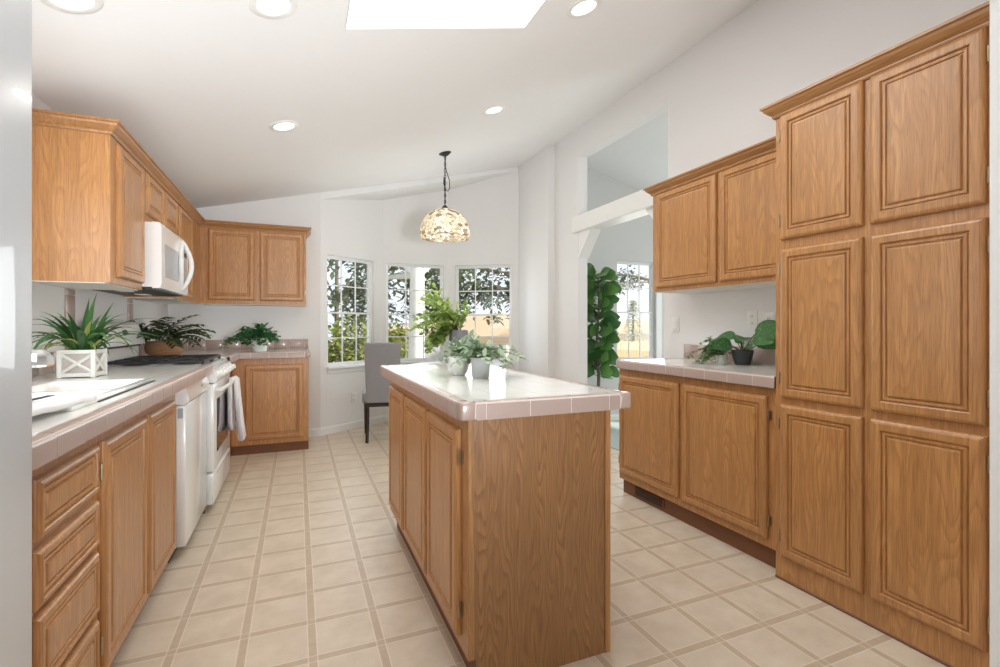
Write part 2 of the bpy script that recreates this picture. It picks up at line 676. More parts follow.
# right wall: Y runs from the bay towards the camera; door-high opening and clerestory above the beam
WRY = 5.56
wall('wall_right', (XR, WRY), (XR, 1.35), [(WRY - 4.285, WRY - 3.02, 0.0, 2.15), (WRY - 4.285, WRY - 2.975, 2.30, 2.925)], zc(XR) + .01, zc(XR) + .01, th=.11)
wall('wall_right_pantry', (XR, 1.35), (XR, -2.7), [], zc(XR) + .01, zc(XR) + .01)
m = MB()
m.box(1.985, XR + .1, 0.69, 0.805, 0, 2.564 + SL * 1.985 + .0, .006, 2)
struct(m.build('wall_front', WALL))
# rear of the room with an unseen glazed double door added for light
wall('wall_rear', (XR, -2.6), (XL, -2.6), [(0.5, 2.8, 0.0, 2.1)], zc(XR) + .02, zc(XL) + .02)
d = stem_empty('added_door', (0, -2.66, 0))
m = MB()
for x0, x1, z0, z1 in ((-.14, -.06, 0, 2.1), (2.08, 2.16, 0, 2.1), (.97, 1.05, .08, 2.02), (-.06, 2.08, 2.02, 2.1), (-.06, 2.08, 0, .08)):
    m.box(x0, x1, -.03, .03, z0, z1, .004)
m.build('frame', VINYL, d)
m = MB()
m.box(-.06, 2.08, -.004, .004, .08, 2.02)
m.build('pane', PANE, d)

# beam over the opening, with angled braces
m = MB()
m.box(XR - .035, XR + .15, 2.90, 4.36, 2.145, 2.307, .006)
struct(m.build('trim_3', TRIM))
m = MB()
m.prism([(4.285, 2.15), (4.05, 2.15), (4.285, 1.88)], 'x', XR + .005, XR + .125)
struct(m.build('trim_4', TRIM))
m = MB()
m.prism([(3.02, 2.15), (3.25, 2.15), (3.02, 1.90)], 'x', XR + .005, XR + .125)
struct(m.build('trim_5', TRIM))
# thicker wall section next to the bay
m = MB()
m.box(2.575, XR + .002, 4.78, 5.56, 0, zc(2.575) + .03)
struct(m.build('wall_nook', WALL))

# living room shell
wall('wall_living_back', (2.79, 5.0), (6.6, 5.0), [(0.875, 1.475, 0.75, 2.0)], zc(2.79) + .02, zc(6.6) + .02, mat=WALLG)
wall('wall_living_right', (6.5, 5.1), (6.5, 1.0), [(2.0, 3.7, 0.7, 2.05)], zc(6.5) + .02, zc(6.5) + .02, mat=WALLG)  # unseen opening added here to let light into the living room
wall('wall_living_front', (6.6, 1.1), (2.79, 1.1), [], zc(6.6) + .02, zc(2.79) + .02, mat=WALLG)

# baseboards
BB = [(0, 0), (0.012, 0), (0.012, 0.07), (0.006, 0.085), (0, 0.085)]
m = MB()
m.sweep(BB, [(0.10, YB), BL0, BL1, BR0, BR1, (2.574, 5.50), (2.574, 4.779), (XR - .001, 4.779), (XR - .001, 4.29)])
struct(m.build('baseboard_bay', TRIM))
m = MB()
m.sweep(BB, [(2.80, 5.0), (6.4, 5.0)])
struct(m.build('baseboard_living', TRIM))


def window(name, p0, p1, s0, s1, z0, z1, th=0.13, sill=True, cols=3, casing=0.0):
    p0 = Vector(p0)
    p1 = Vector(p1)
    ang = math.atan2(p1.y - p0.y, p1.x - p0.x)
    dv = (p1 - p0).normalized()
    o = p0 + dv * s0
    w = stem_empty(name, (o.x, o.y, 0), ang)
    W_ = s1 - s0
    y0, y1 = 0.035, 0.085
    f = 0.017
    m = MB()
    m.box(0, f, y0, y1, z0, z1, .003).box(W_ - f, W_, y0, y1, z0, z1, .003)
    m.box(f, W_ - f, y0, y1, z1 - f, z1, .003).box(f, W_ - f, y0, y1, z0, z0 + f, .003)
    m.build('frame', VINYL, w)
    zm = z0 + (z1 - z0) * 0.475
    for nm, a, b, yo in (('upper_sash', zm, z1 - f, 0.062), ('lower_sash', z0 + f, zm + .02, 0.044)):
        sw = 0.017
        m = MB()
        m.box(f, f + sw, yo - .012, yo + .012, a, b, .002).box(W_ - f - sw, W_ - f, yo - .012, yo + .012, a, b, .002)
        m.box(f + sw, W_ - f - sw, yo - .012, yo + .012, a, a + sw * 1.3, .002).box(f + sw, W_ - f - sw, yo - .012, yo + .012, b - sw, b, .002)
        s = m.build(nm, VINYL, w)
        m = MB()
        gx0, gx1, gz0, gz1 = f + sw, W_ - f - sw, a + sw * 1.3, b - sw
        for c in range(1, cols):
            x = gx0 + (gx1 - gx0) * c / cols
            m.box(x - .006, x + .006, yo - .006, yo + .006, gz0, gz1)
        zz = (gz0 + gz1) / 2
        m.box(gx0, gx1, yo - .007, yo + .007, zz - .006, zz + .006)
        m.build('muntins', VINYL, s)
        m = MB()
        m.box(gx0, gx1, yo - .002, yo + .002, gz0, gz1)
        m.build('pane', PANE, s)
    if sill:
        m = MB()
        m.box(-.012, W_ + .012, -.045, 0.036, z0 - .024, z0 + .004, .005, 2)
        m.build('sill', VINYL, w)
        m = MB()
        m.box(0, W_, -.014, -.0005, z0 - .075, z0 - .026, .003)
        m.build('apron', TRIM, w)
    if casing:
        m = MB()
        m.box(W_, W_ + casing, -.02, -.0005, z0, z1 + .01, .004)
        m.build('casing', VINYL, w)
    return w


window('window_6', (XL, -2.7), (XL, YB + .13), 4.02, 5.24, 1.09, 2.02, cols=4)
window('window_1', BL0, BL1, LBL * .10, LBL * .845, WZ0, WZ1)
window('window_2', BL1, BR0, 0.04, 0.775, WZ0, WZ1)
window('window_3', BR0, BR1, LBR * .10, LBR * .90, WZ0, WZ1)
window('window_4', (2.79, 5.0), (6.6, 5.0), 0.875, 1.475, 0.75, 2.0, sill=False, casing=0.09)

# ================================================================== CABINET PARTS


def door_mesh(w, h, t=0.023, fw=0.050):
    """raised panel door: local x 0..w, z 0..h, front at y=-t"""
    m = MB()
    rings = [(0, 0), (0, -t + .012), (.002, -t + .007), (.007, -t + .0025), (.014, -t), (fw - .014, -t), (fw - .011, -t + .002), (fw - .009, -t + .009), (fw - .006, -t + .009),
             (fw - .003, -t + .004), (fw + .004, -t + .0045), (fw + .007, -t + .010), (fw + .010, -t + .010), (fw + .013, -t + .003), (fw + .018, -t + .002)]
    rows = []
    for i, y in rings:
        rows.append([m.bm.verts.new((x, y, z)) for x, z in ((i, i), (w - i, i), (w - i, h - i), (i, h - i))])
    for a, b in zip(rows[:-1], rows[1:]):
        for k in range(4):
            m.bm.faces.new((a[k], a[(k + 1) % 4], b[(k + 1) % 4], b[k]))
    m.bm.faces.new(rows[-1])
    m.bm.faces.new(list(reversed(rows[0])))
    bmesh.ops.recalc_face_normals(m.bm, faces=m.bm.faces)
    return m


def hinge(parent, x, z, side):
    m = MB()
    s = 1 if side == 'r' else -1
    m.tube([(x + s * .006, -.012, z - .024), (x + s * .006, -.012, z + .024)], .0042, 8)
    m.tube([(x + s * .006, -.012, z + .024), (x + s * .006, -.012, z + .03)], [.0042, .001], 8)
    m.tube([(x + s * .006, -.012, z - .03), (x + s * .006, -.012, z - .024)], [.001, .0042], 8)
    m.box(min(x, x + s * .018), max(x, x + s * .018), -.003, -.0005, z - .02, z + .02)
    m.build('hinge', BRASS, parent, smooth=True)


def door(parent, x0, x1, z0, z1, hinges=None, name='door', fw=0.050, y=0.0):
    o = door_mesh(x1 - x0, z1 - z0, fw=fw).build(name, OAK, parent, (x0, y, z0))
    if hinges:
        h = z1 - z0
        x = (x1 - x0) if hinges == 'r' else 0.0
        for z in (min(.09, h * .2), h - min(.09, h * .2)):
            hinge(o, x, z, hinges)
    return o


def frame_part(parent, w, z0, z1, doors, name='face_frame', depth=0.02):
    """front frame with an opening behind every door"""
    m = MB()
    xs = sorted({0.0, w, *[d[0] + .012 for d in doors], *[d[1] - .012 for d in doors]})
    zs = sorted({z0, z1, *[d[2] + .012 for d in doors], *[d[3] - .012 for d in doors]})
    for a, b in zip(xs[:-1], xs[1:]):
        run = None
        for c, d in zip(zs[:-1], zs[1:]):
            mx, mz = (a + b) / 2, (c + d) / 2
            hole = any(q[0] + .012 < mx < q[1] - .012 and q[2] + .012 < mz < q[3] - .012 for q in doors)
            if hole:
                if run:
                    m.box(a, b, 0, depth, run, c)
                run = None
            elif run is None:
                run = c
        if run is not None:
            m.box(a, b, 0, depth, run, z1)
    return m.build(name, OAK, parent)


def base_cabinet(name, label, loc, rotz, w, d, doors, zb=0.10, zt=0.878, toe=0.06, drawers=(), hinges=(), body_mat=None, toe_y0=0.0):
    root = thing(name, label, 'cabinet', loc, rotz)
    m = MB()
    m.box(0, w, .02, d, zb, zt)
    m.build('body', body_mat or OAK, root)
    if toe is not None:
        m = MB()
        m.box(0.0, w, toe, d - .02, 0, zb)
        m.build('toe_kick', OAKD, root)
    frame_part(root, w, zb, zt, list(doors) + list(drawers))
    hs = list(hinges) + [None] * 9
    for q, hh in zip(doors, hs):
        door(root, *q, hinges=hh)
    for q in drawers:
        o = door_mesh(q[1] - q[0], q[3] - q[2], fw=.032).build('drawer', OAK, root, (q[0], 0, q[2]))
    return root


CROWN = [(0, 0), (0.008, 0), (0.012, 0.008), (0.012, 0.014), (0.022, 0.022), (0.036, 0.036), (0.040, 0.046), (0.048, 0.05), (0.048, 0.06), (0, 0.06)]


def crown(root, path, z):
    m = MB()
    m.sweep([(o, z + q) for o, q in CROWN], path)
    return m.build('crown_moulding', OAKX, root)


def upper_cabinet(name, label, loc, rotz, w, d, z0, z1, doors, crown_path, hinges=(), under=True):
    root = thing(name, label, 'cabinet', loc, rotz)
    m = MB()
    m.box(0, w, .02, d, z0, z1)
    m.build('body', OAK, root)
    if under:
        m = MB()
        m.box(.002, w - .002, .02, d, z0 - .004, z0)
        o = m.build('underside', CREAM, root)
        o['label'] = 'white underside'
    frame_part(root, w, z0, z1, doors)
    hs = list(hinges) + [None] * 9
    for q, hh in zip(doors, hs):
        door(root, *q, hinges=hh)
    if crown_path:
        crown(root, crown_path, z1 - .012)
    return root


# ------------------------------------------------------------------ left run (front faces +X)
XF = -0.56
A90 = R(90)
base_cabinet('base_cabinet', 'oak base cabinet showing a thin sliver between white refrigerator and drawers', (XF, .87, 0), A90, .51, .59,
             [(.05, .497, .12, .825)], zb=.075)
base_cabinet('drawer_cabinet', 'oak base cabinet with four stacked drawer fronts beside the refrigerator', (XF, 1.382, 0), A90, .40, .59,
             [], zb=.075, drawers=[(.026, .393, .683, .825), (.026, .393, .527, .660), (.026, .393, .330, .508), (.026, .393, .13, .308)])
base_cabinet('sink_cabinet', 'oak two-door base cabinet under the white sink', (XF, 1.784, 0), A90, 1.036, .59,
             [(.036, .474, .115, .822), (.515, .955, .115, .822)], zb=.075, hinges=('l', 'r'))

# ------------------------------------------------------------------ counters with mauve edge tiles
ZCT, ZCB = 0.938, 0.882


def edge_tiles(m, a, b, n_out, tile=0.152, start=0.0, w=0.034):
    """row of bull-nosed edge tiles from a to b (2D); n_out is the outward side"""
    a = Vector(a)
    b = Vector(b)
    L = (b - a).length
    dv = (b - a).normalized()
    nv = Vector(n_out)
    s = -start
    H = ZCT - ZCB
    prof = [(0.0, -H), (-.018, -H), (-.018, -.016), (-w, -.016), (-w, .0006), (-.013, .0015), (-.006, -.0015), (-.0015, -.006), (0, -.013)]
    prof = [(o, ZCT + z) for o, z in prof]
    while s < L:
        s0, s1 = max(0, s), min(L, s + tile - .0035)
        if s1 - s0 > 0.006:
            A = a + dv * s0
            B = a + dv * s1
            va = [m.bm.verts.new((A.x + nv.x * o, A.y + nv.y * o, z)) for o, z in prof]
            vb = [m.bm.verts.new((B.x + nv.x * o, B.y + nv.y * o, z)) for o, z in prof]
            fs = [m.bm.faces.new(va), m.bm.faces.new(list(reversed(vb)))]
            k = len(prof)
            for i in range(k):
                fs.append(m.bm.faces.new((va[i], vb[i], vb[(i + 1) % k], va[(i + 1) % k])))
            bmesh.ops.recalc_face_normals(m.bm, faces=fs)
        s += tile


def corner_tile(m, c, nx, ny, r=0.05):
    """square corner piece at outer corner c, outward normals (nx,0) and (0,ny)"""
    x0, x1 = sorted((c[0], c[0] - nx * r))
    y0, y1 = sorted((c[1], c[1] - ny * r))
    m.box(x0, x1, y0, y1, ZCB, ZCT + .001, .009, 3)


def countertop(name, label, slab, edges, corners=(), splash=(), holes=None):
    root = thing(name, label, 'countertop', (0, 0, 0))
    m = MB()
    x0, x1, y0, y1 = slab
    if holes:
        hx0, hx1, hy0, hy1 = holes
        for q in ((x0, x1, y0, hy0), (x0, x1, hy1, y1), (x0, hx0, hy0, hy1), (hx1, x1, hy0, hy1)):
            m.box(*q, ZCB + .004, ZCT - .0005)
    else:
        m.box(x0, x1, y0, y1, ZCB + .004, ZCT - .0005)
    m.build('tile_top', WTILE, root)
    m = MB()
    for e in edges:
        edge_tiles(m, *e)
    for c in corners:
        corner_tile(m, *c)
    o = m.build('edge_tiles', MAUVE, root, smooth=True, ang=35)
    o['label'] = 'mauve bullnose edge tiles'
    m = MB()
    for e in edges:
        a, b, nv = Vector(e[0]), Vector(e[1]), Vector(e[2])
        p, q = a - nv * .0014, b - nv * .017
        m.box(min(p.x, q.x), max(p.x, q.x), min(p.y, q.y), max(p.y, q.y), ZCB + .001, ZCT - .0016)
    for c, nx, ny in corners:
        x = sorted((c[0] - nx * .0016, c[0] - nx * .056))
        y = sorted((c[1] - ny * .0016, c[1] - ny * .056))
        m.box(*x, *y, ZCB + .002, ZCT - .003, .006, 2)
    m.build('grout', GROUT, root)
    if splash:
        m = MB()
        g = MB()
        for (a, b, nv) in splash:
            a = Vector(a)
            b = Vector(b)
            nv = Vector(nv)
            L = (b - a).length
            dv = (b - a).normalized()
            s = 0.0
            while s < L - .01:
                e = min(L, s + .152 - .0035)
                P, Q = a + dv * s, a + dv * e + nv * .009
                m.box(min(P.x, Q.x), max(P.x, Q.x), min(P.y, Q.y), max(P.y, Q.y), ZCT + .002, ZCT + .104, .0025, 2)
                s += .152
            P, Q = a, b + nv * .006
            g.box(min(P.x, Q.x), max(P.x, Q.x), min(P.y, Q.y), max(P.y, Q.y), ZCT, ZCT + .100)
        m.build('backsplash_tiles', MAUVE, root, smooth=True)
        g.build('backsplash_grout', GROUT, root)
    return root


W_ = .034
countertop('countertop', 'long white tiled countertop with mauve edge holding the sink', (XL + .001, -.49 - W_, .87, 3.475),
           [((-.49, .87), (-.49, 3.475), (1, 0), .152, .115)], splash=[((XL + .001, .87), (XL + .001, 3.475), (1, 0))],
           holes=(-.985, -.585, 1.70, 2.47))
cc = countertop('countertop', 'corner tiled countertop between the range and the bay window', (XL + .001, -.49 - W_, 4.29, YB - .002), [((-.49, 4.29), (-.49, 4.92), (1, 0))],
                splash=[((XL + .001, 4.29), (XL + .001, YB - .012), (1, 0)), ((XL + .012, YB - .001), (0.10, YB - .001), (0, -1))])
m = MB()
m.box(-.49 - W_, 0.11 - W_, 4.92 + W_, YB - .002, ZCB + .004, ZCT - .0005)
m.build('tile_top', WTILE, cc)
m = MB()
edge_tiles(m, (-.49, 4.92), (.06, 4.92), (0, -1), .152, .06)
edge_tiles(m, (.11, 4.97), (.11, YB - .002), (1, 0))
corner_tile(m, (.11, 4.92), 1, -1)
o = m.build('edge_tiles', MAUVE, cc, smooth=True, ang=35)
m = MB()
m.box(-.49, .107, 4.923, 4.937, ZCB + .001, ZCT - .0016)
m.build('grout', GROUT, cc)

# vertical tile strips that flank the range on the left wall
for y0, y1, lab in ((3.305, 3.42, 'mauve vertical tile strip on the left wall just nearer than the range'),
                    (4.345, 4.45, 'mauve vertical tile strip on the left wall beyond the range')):
    m = MB()
    z = ZCT + .106
    while z < 1.37:
        m.box(XL, XL + .008, y0, y1, z, min(z + .148, 1.378), .0025, 2)
        z += .152
    tag(m.build('tile_strip', MAUVE, smooth=True), lab, 'tile')

# ------------------------------------------------------------------ back base cabinet, under the window end
base_cabinet('base_cabinet', 'single-door oak base cabinet facing the room at the far left corner', (-.555, 4.955, 0), 0, .648, .58,
             [(.11, .60, .135, .824)], zb=.09, toe=.035)
# blind corner behind the range side
m = MB()
m.box(XL + .01, -.56, 4.30, 5.53, .0, .878)
tag(m.build('corner_cabinet', OAK), 'oak blind corner cabinet between the range and back wall', 'cabinet')

# ------------------------------------------------------------------ upper cabinets, left wall
UX = -0.84
ZU0, ZU1 = 1.385, 2.115
upper_cabinet('upper_cabinet', 'pale-lit oak upper cabinet whose broad side panel faces the camera', (UX, 2.89, 0), A90, .52, .318, ZU0, ZU1,
              [(.075, .49, ZU0 + .035, 2.082)], [(-.0, .318), (0, 0), (.52, 0)][::1], hinges=('r',))
upper_cabinet('upper_cabinet', 'short two-door oak cabinet above the white microwave', (UX, 3.41, 0), A90, .84, .318, 1.80, ZU1,
              [(.03, .405, 1.845, 2.082), (.445, .81, 1.845, 2.082)], [(0, 0), (.84, 0)], hinges=('l', 'r'), under=False)
upper_cabinet('upper_cabinet', 'oak upper cabinet in the far left corner beyond the microwave', (UX, 4.25, 0), A90, .975, .318, ZU0, ZU1,
              [(.045, .52, ZU0 + .035, 2.082)], [(0, 0), (.97, 0)], hinges=('l',))
upper_cabinet('upper_cabinet', 'two-door oak wall cabinet on the back wall above the ivy pot', (-.84, 5.225, 0), 0, .915, .323, ZU0 + .003, ZU1,
              [(.066, .454, ZU0 + .04, 2.09), (.497, .893, ZU0 + .04, 2.09)], [(0.0, 0), (.915, 0), (.915, .323)], hinges=('l', 'r'))

# ------------------------------------------------------------------ right base run (front faces -X)
base_cabinet('base_cabinet', 'two-door oak base cabinet beside the tall pantry', (2.10, 2.836, 0), -A90, 1.24, .555,
             [(.018, .588, .152, .836), (.622, 1.178, .148, .836)], zb=.105, toe=.035, hinges=('l', 'r'))
countertop('countertop', 'short white tiled countertop with mauve edge beside the pantry', (2.06 + W_, XR - .001, 1.598, 2.824 - W_),
           [((2.06, 1.598), (2.06, 2.776), (-1, 0), .152, .03), ((2.11, 2.826), (XR - .002, 2.826), (0, 1))], [((2.06, 2.826), -1, 1)],
           splash=[((XR - .001, 1.598), (XR - .001, 2.80), (-1, 0))])
# floor register in the toe kick
fr = thing('floor_register', 'dark heating register set low in the toe kick of the right cabinet', 'vent', (2.134, 2.71, 0.02), -A90)
m = MB()
m.box(0, .29, -.006, 0, 0, .062, .002)
m.build('frame', OAKD, fr)
m = MB()
for k in range(5):
    m.box(.015, .275, -.010, -.006, .008 + k * .0105, .0125 + k * .0105)
m.build('louvres', BLACK, fr)

# right upper cabinet
upper_cabinet('upper_cabinet', 'two-door oak wall cabinet between the opening and the pantry', (2.34, 2.769, 0), -A90, 1.17, .318, 1.418, 2.115,
              [(.05, .577, 1.442, 2.098), (.607, 1.13, 1.442, 2.098)], [(0, .318), (0, 0), (1.17, 0)], hinges=('l', 'r'))

# ------------------------------------------------------------------ pantry
pt = thing('pantry_cabinet', 'tall six-door oak pantry cabinet at the right edge', 'cabinet', (2.065, 1.594, 0), -A90)
PW = .785
m = MB()
m.box(0, PW, .02, .592, 0.0, 2.155)
m.build('body', OAK, pt)
cols_ = [(.033, .384, 'l'), (.413, .756, 'r')]
rows_ = [(.118, .815), (.848, 1.526), (1.570, 2.142)]
pd = [(a, b, c, e) for a, b, _ in cols_ for c, e in rows_]
frame_part(pt, PW, 0.012, 2.155, pd)
for a, b, s in cols_:
    for c, e in rows_:
        door(pt, a, b, c, e, hinges=s)
m = MB()
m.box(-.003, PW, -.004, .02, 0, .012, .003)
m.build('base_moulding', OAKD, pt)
crown(pt, [(0, .59), (0, 0), (PW, 0)], 2.142)

# ------------------------------------------------------------------ island
isl = thing('island_cabinet', 'oak kitchen island cabinet with three doors and a broad end panel', 'cabinet', (0, 0, 0))
IX0, IX1, IY0, IY1 = .50, 1.04, 1.46, 2.87
m = MB()
m.box(IX0 + .02, IX1 - .012, IY0 + .012, IY1, .10, .880)
m.build('body', OAK, isl)
m = MB()
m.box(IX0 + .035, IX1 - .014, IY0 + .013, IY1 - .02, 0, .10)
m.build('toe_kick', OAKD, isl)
m = MB()
m.prism([(IX0 + .004, .105), (IX0 + .03, .105), (IX0 + .03, .0), (IX1 - .024, 0), (IX1 - .024, .88), (IX0 + .004, .88)], 'y', IY0, IY0 + .012)
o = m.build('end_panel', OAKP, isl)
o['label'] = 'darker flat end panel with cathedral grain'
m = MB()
m.box(IX1 - .023, IX1, IY0 - .006, IY0 + .016, 0, .88, .003)
m.build('corner_trim', OAK, isl)
m = MB()
m.box(IX0, IX0 + .004, IY0, IY0 + .02, .105, .88)
m.build('corner_trim', OAK, isl)
m = MB()
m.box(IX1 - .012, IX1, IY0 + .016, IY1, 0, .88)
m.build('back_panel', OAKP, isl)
IL = IY1 - IY0
idoors = [(IY1 - 2.80, IY1 - 2.42, .152, .832), (IY1 - 2.372, IY1 - 1.948, .152, .832), (IY1 - 1.914, IY1 - 1.526, .152, .832)]
fo = frame_part(isl, IL, .105, .88, idoors)
fo.location = (IX0, IY1, 0)
fo.rotation_euler.z = -A90
for q, hh in zip(idoors, (None, 'l', 'r')):
    o = door(isl, *q, hinges=hh)
    o.location = (IX0, IY1 - q[0], q[2])
    o.rotation_euler.z = -A90
CX0, CX1, CY0, CY1 = .456, 1.09, 1.40, 2.97
countertop('island_countertop', 'white tiled island countertop with a mauve bullnose edge', (CX0 + W_, CX1 - W_, CY0 + W_, CY1 - W_),
           [((CX0 + .05, CY0), (CX1 - .05, CY0), (0, -1), .152, .117), ((CX0, CY0 + .05), (CX0, CY1 - .05), (-1, 0), .152, .05),
            ((CX1, CY0 + .05), (CX1, CY1 - .05), (1, 0), .152, .05), ((CX0 + .05, CY1), (CX1 - .05, CY1), (0, 1), .152, .117)],
           [((CX0, CY0), -1, -1), ((CX1, CY0), 1, -1), ((CX0, CY1), -1, 1), ((CX1, CY1), 1, 1)])

# ================================================================== APPLIANCES
# refrigerator at the left edge
fg = thing('refrigerator', 'glossy white refrigerator filling the left edge of the picture', 'refrigerator', (-.335, .060, 0), A90)
m = MB()
m.box(0, .80, .06, .76, .02, 1.745, .008, 2)
m.build('body', FRIDGE, fg)
for nm, a, b in (('door', .09, .60), ('door', .61, 1.75)):
    m = MB()
    m.box(0, .80, 0, .055, a, b, .006, 3)
    o = m.build(nm, FRIDGE, fg, smooth=True)
    h = MB()
    zz = (b - .30, b - .04) if a < .5 else (a + .05, a + .55)
    h.tube([(.05, 0, zz[0]), (.05, -.04, zz[0] + .02), (.05, -.04, zz[1] - .02), (.05, 0, zz[1])], .011, 10)
    h.build('handle', FRIDGE, o, smooth=True)
m = MB()
m.box(.02, .78, .03, .5, 0, .085, .004)
m.build('base_grille', DARK, fg)

# dishwasher
dw = thing('dishwasher', 'white dishwasher between the sink cabinet and the range', 'dishwasher', (-.56, 2.836, 0), A90)
DW_W = .612
m = MB()
m.box(0, DW_W, .0, .56, .07, .872)
m.build('body', ENAMEL2, dw)
m = MB()
m.box(.002, DW_W - .002, -.042, 0, .072, .778, .006, 2)
dd = m.build('door', ENAMEL, dw, smooth=True)
m = MB()
m.prism([(0, .782), (-.036, .782), (-.054, .792), (-.057, .808), (-.044, .868), (0, .87)], 'x', .002, DW_W - .002)
cp = m.build('control_panel', ENAMEL, dw, smooth=True, ang=30)
m = MB()
m.lathe([(0, 0), (.009, 0), (.009, .002), (0, .002)], 16, M=Matrix.Translation((DW_W * .62, -.0505, .832)) @ Matrix.Rotation(R(104), 4, 'X'))
m.build('badge', DARK, cp)
m = MB()
m.box(-.0006, .001, -.030, -.008, .715, .765)
m.build('rating_label', GREYPANEL, dd)
m = MB()
m.box(.01, DW_W - .01, .03, .5, .0, .07)
m.build('toe_kick', DARK, dw)

m = MB()
m.box(DW_W + .004, DW_W + .030, .004, .5, .01, .872)
m.build('gap_shade', DARK, dw)  # dark filler standing in for the shade between dishwasher and range

# range
rg = thing('gas_range', 'white freestanding gas range with black grates on top', 'range', (-.50, 3.485, 0), A90)
RW = .795
m = MB()
m.box(0, RW, .03, .64, .05, .905, .004)
m.build('body', ENAMEL, rg)
m = MB()
m.prism([(.0, .90), (.015, .925), (.03, .93), (.60, .93), (.60, .905), (.03, .905)], 'x', 0, RW)
m.build('cooktop', ENAMEL, rg)
m = MB()
m.prism([(.03, .822), (-.022, .822), (-.030, .832), (-.012, .905), (.03, .922)], 'x', 0, RW)
kp = m.build('control_panel', ENAMEL, rg)
for k in range(5):
    m = MB()
    m.lathe([(0, .032), (.016, .03), (.021, .016), (.024, 0), (0, 0)], 18, M=Matrix.Translation((.10 + k * .149, -.021, .866)) @ Matrix.Rotation(R(90 - 14), 4, 'X'))
    o = m.build('knob', ENAMEL2, rg, smooth=True)
    m = MB()
    m.box(-.004, .004, -.017, .017, .028, .040, .002)
    g = m.build('grip', ENAMEL2, o)
    g.matrix_local = Matrix.Translation((.10 + k * .149, -.021, .866)) @ Matrix.Rotation(R(90 - 14), 4, 'X')
m = MB()
m.box(.004, RW - .004, -.012, .03, .262, .812, .006, 2)
od = m.build('oven_door', ENAMEL, rg, smooth=True)
m = MB()
m.box(.13, RW - .13, -.0145, -.011, .36, .705, .001)
m.build('window', GLASSDARK, od)
m = MB()
hz = .772
m.tube([(.055, -.048, hz), (.2, -.056, hz), (RW * .5, -.058, hz), (RW - .2, -.056, hz), (RW - .055, -.048, hz)], .0125, 10)
for x in (.065, RW - .065):
    m.box(x - .012, x + .012, -.05, -.010, hz - .012, hz + .012, .003)
m.build('handle', ENAMEL2, od, smooth=True)
m = MB()
m.box(.004, RW - .004, -.010, .03, .055, .25, .006, 2)
dr = m.build('drawer', ENAMEL, rg, smooth=True)
m = MB()
m.prism([(-.010, .225), (-.020, .232), (-.020, .243), (-.010, .248)], 'x', .08, RW - .08)
m.build('pull', ENAMEL, dr)
for x, y in ((.04, .06), (RW - .04, .06), (.04, .6), (RW - .04, .6)):
    m = MB()
    m.lathe([(0, 0), (.02, 0), (.018, .02), (.012, .05), (0, .05)], 12, (x, y, 0))
    m.build('foot', BLACK, rg)
# back console leaning over a recess
m = MB()
m.box(0, RW, .575, .635, .93, 1.035)
m.build('back_panel', ENAMEL, rg)
m = MB()
m.prism([(.535, 1.050), (.54, 1.075), (.575, 1.185), (.60, 1.205), (.635, 1.205), (.635, 1.05)], 'x', 0, RW)
bc = m.build('console', ENAMEL, rg)
m = MB()
m.box(.01, RW - .01, .56, .63, 1.035, 1.05)
m.build('shadow_gap', DARK, rg)  # dark strip for the shadow under the overhanging console
m = MB()
m.lathe([(0, .022), (.015, .02), (.019, 0), (0, 0)], 16, M=Matrix.Translation((.40, .557, 1.13)) @ Matrix.Rotation(R(72), 4, 'X'))
m.build('dial', BLACK, rg, smooth=True)
# burners and grates
for bx in (.20, RW - .20):
    for by in (.17, .44):
        m = MB()
        m.lathe([(0, .024), (.03, .024), (.034, .018), (.045, .016), (.05, .004), (.075, .002), (.075, 0), (0, 0)], 20, (bx, by, .930))
        m.build('burner', BLACK, rg, smooth=True)
for gx0, gx1 in ((.03, RW / 2 - .006), (RW / 2 + .006, RW - .03)):
    m = MB()
    zt = .962
    for y in (.05, .30, .555):
        m.box(gx0, gx1, y - .006, y + .006, zt - .016, zt, .002)
    for x in (gx0 + .006, (gx0 + gx1) / 2, gx1 - .006):
        m.box(x - .006, x + .006, .05, .555, zt - .016, zt, .002)
    for cy in (.17, .44):
        cx = (gx0 + gx1) / 2
        for a in range(4):
            dx, dy = math.cos(a * math.pi / 2 + .785), math.sin(a * math.pi / 2 + .785)
            m.tube([(cx + dx * .03, cy + dy * .03, zt - .004), (cx + dx * .12, cy + dy * .12, zt - .008)], .006, 6)
    for x in (gx0 + .01, gx1 - .01):
        for y in (.055, .55):
            m.box(x - .008, x + .008, y - .008, y + .008, .930, zt - .01)
    m.build('grate', BLACK, rg)

# over-the-range microwave
mw = thing('microwave', 'white over-the-range microwave under the short cabinet', 'microwave', (-.84, 3.425, 0), A90)
MW = .75
m = MB()
m.box(0, MW, .0, .315, 1.405, 1.795, .004)
m.build('body', ENAMEL2, mw)
m = MB()
m.prism([(-.045, 1.400), (-.085, 1.402), (-.092, 1.43), (-.092, 1.76), (-.084, 1.79), (-.045, 1.795)], 'x', 0.0, MW)
md = m.build('door', ENAMEL, mw, smooth=True, ang=25)
m = MB()
m.box(0.004, MW - .004, -.045, 0.0, 1.408, 1.79)
m.build('door_frame', ENAMEL2, mw)
m = MB()
m.box(.07, .43, -.0945, -.091, 1.475, 1.675, .001)
m.build('window', GREYPANEL, md)
m = MB()
m.box(.565, .70, -.0945, -.091, 1.46, 1.72, .001)
cp = m.build('control_panel', GREYPANEL, md)
m = MB()
m.box(.60, .67, -.096, -.094, 1.665, 1.695, .0005)
m.build('display', DARK, cp)
m = MB()
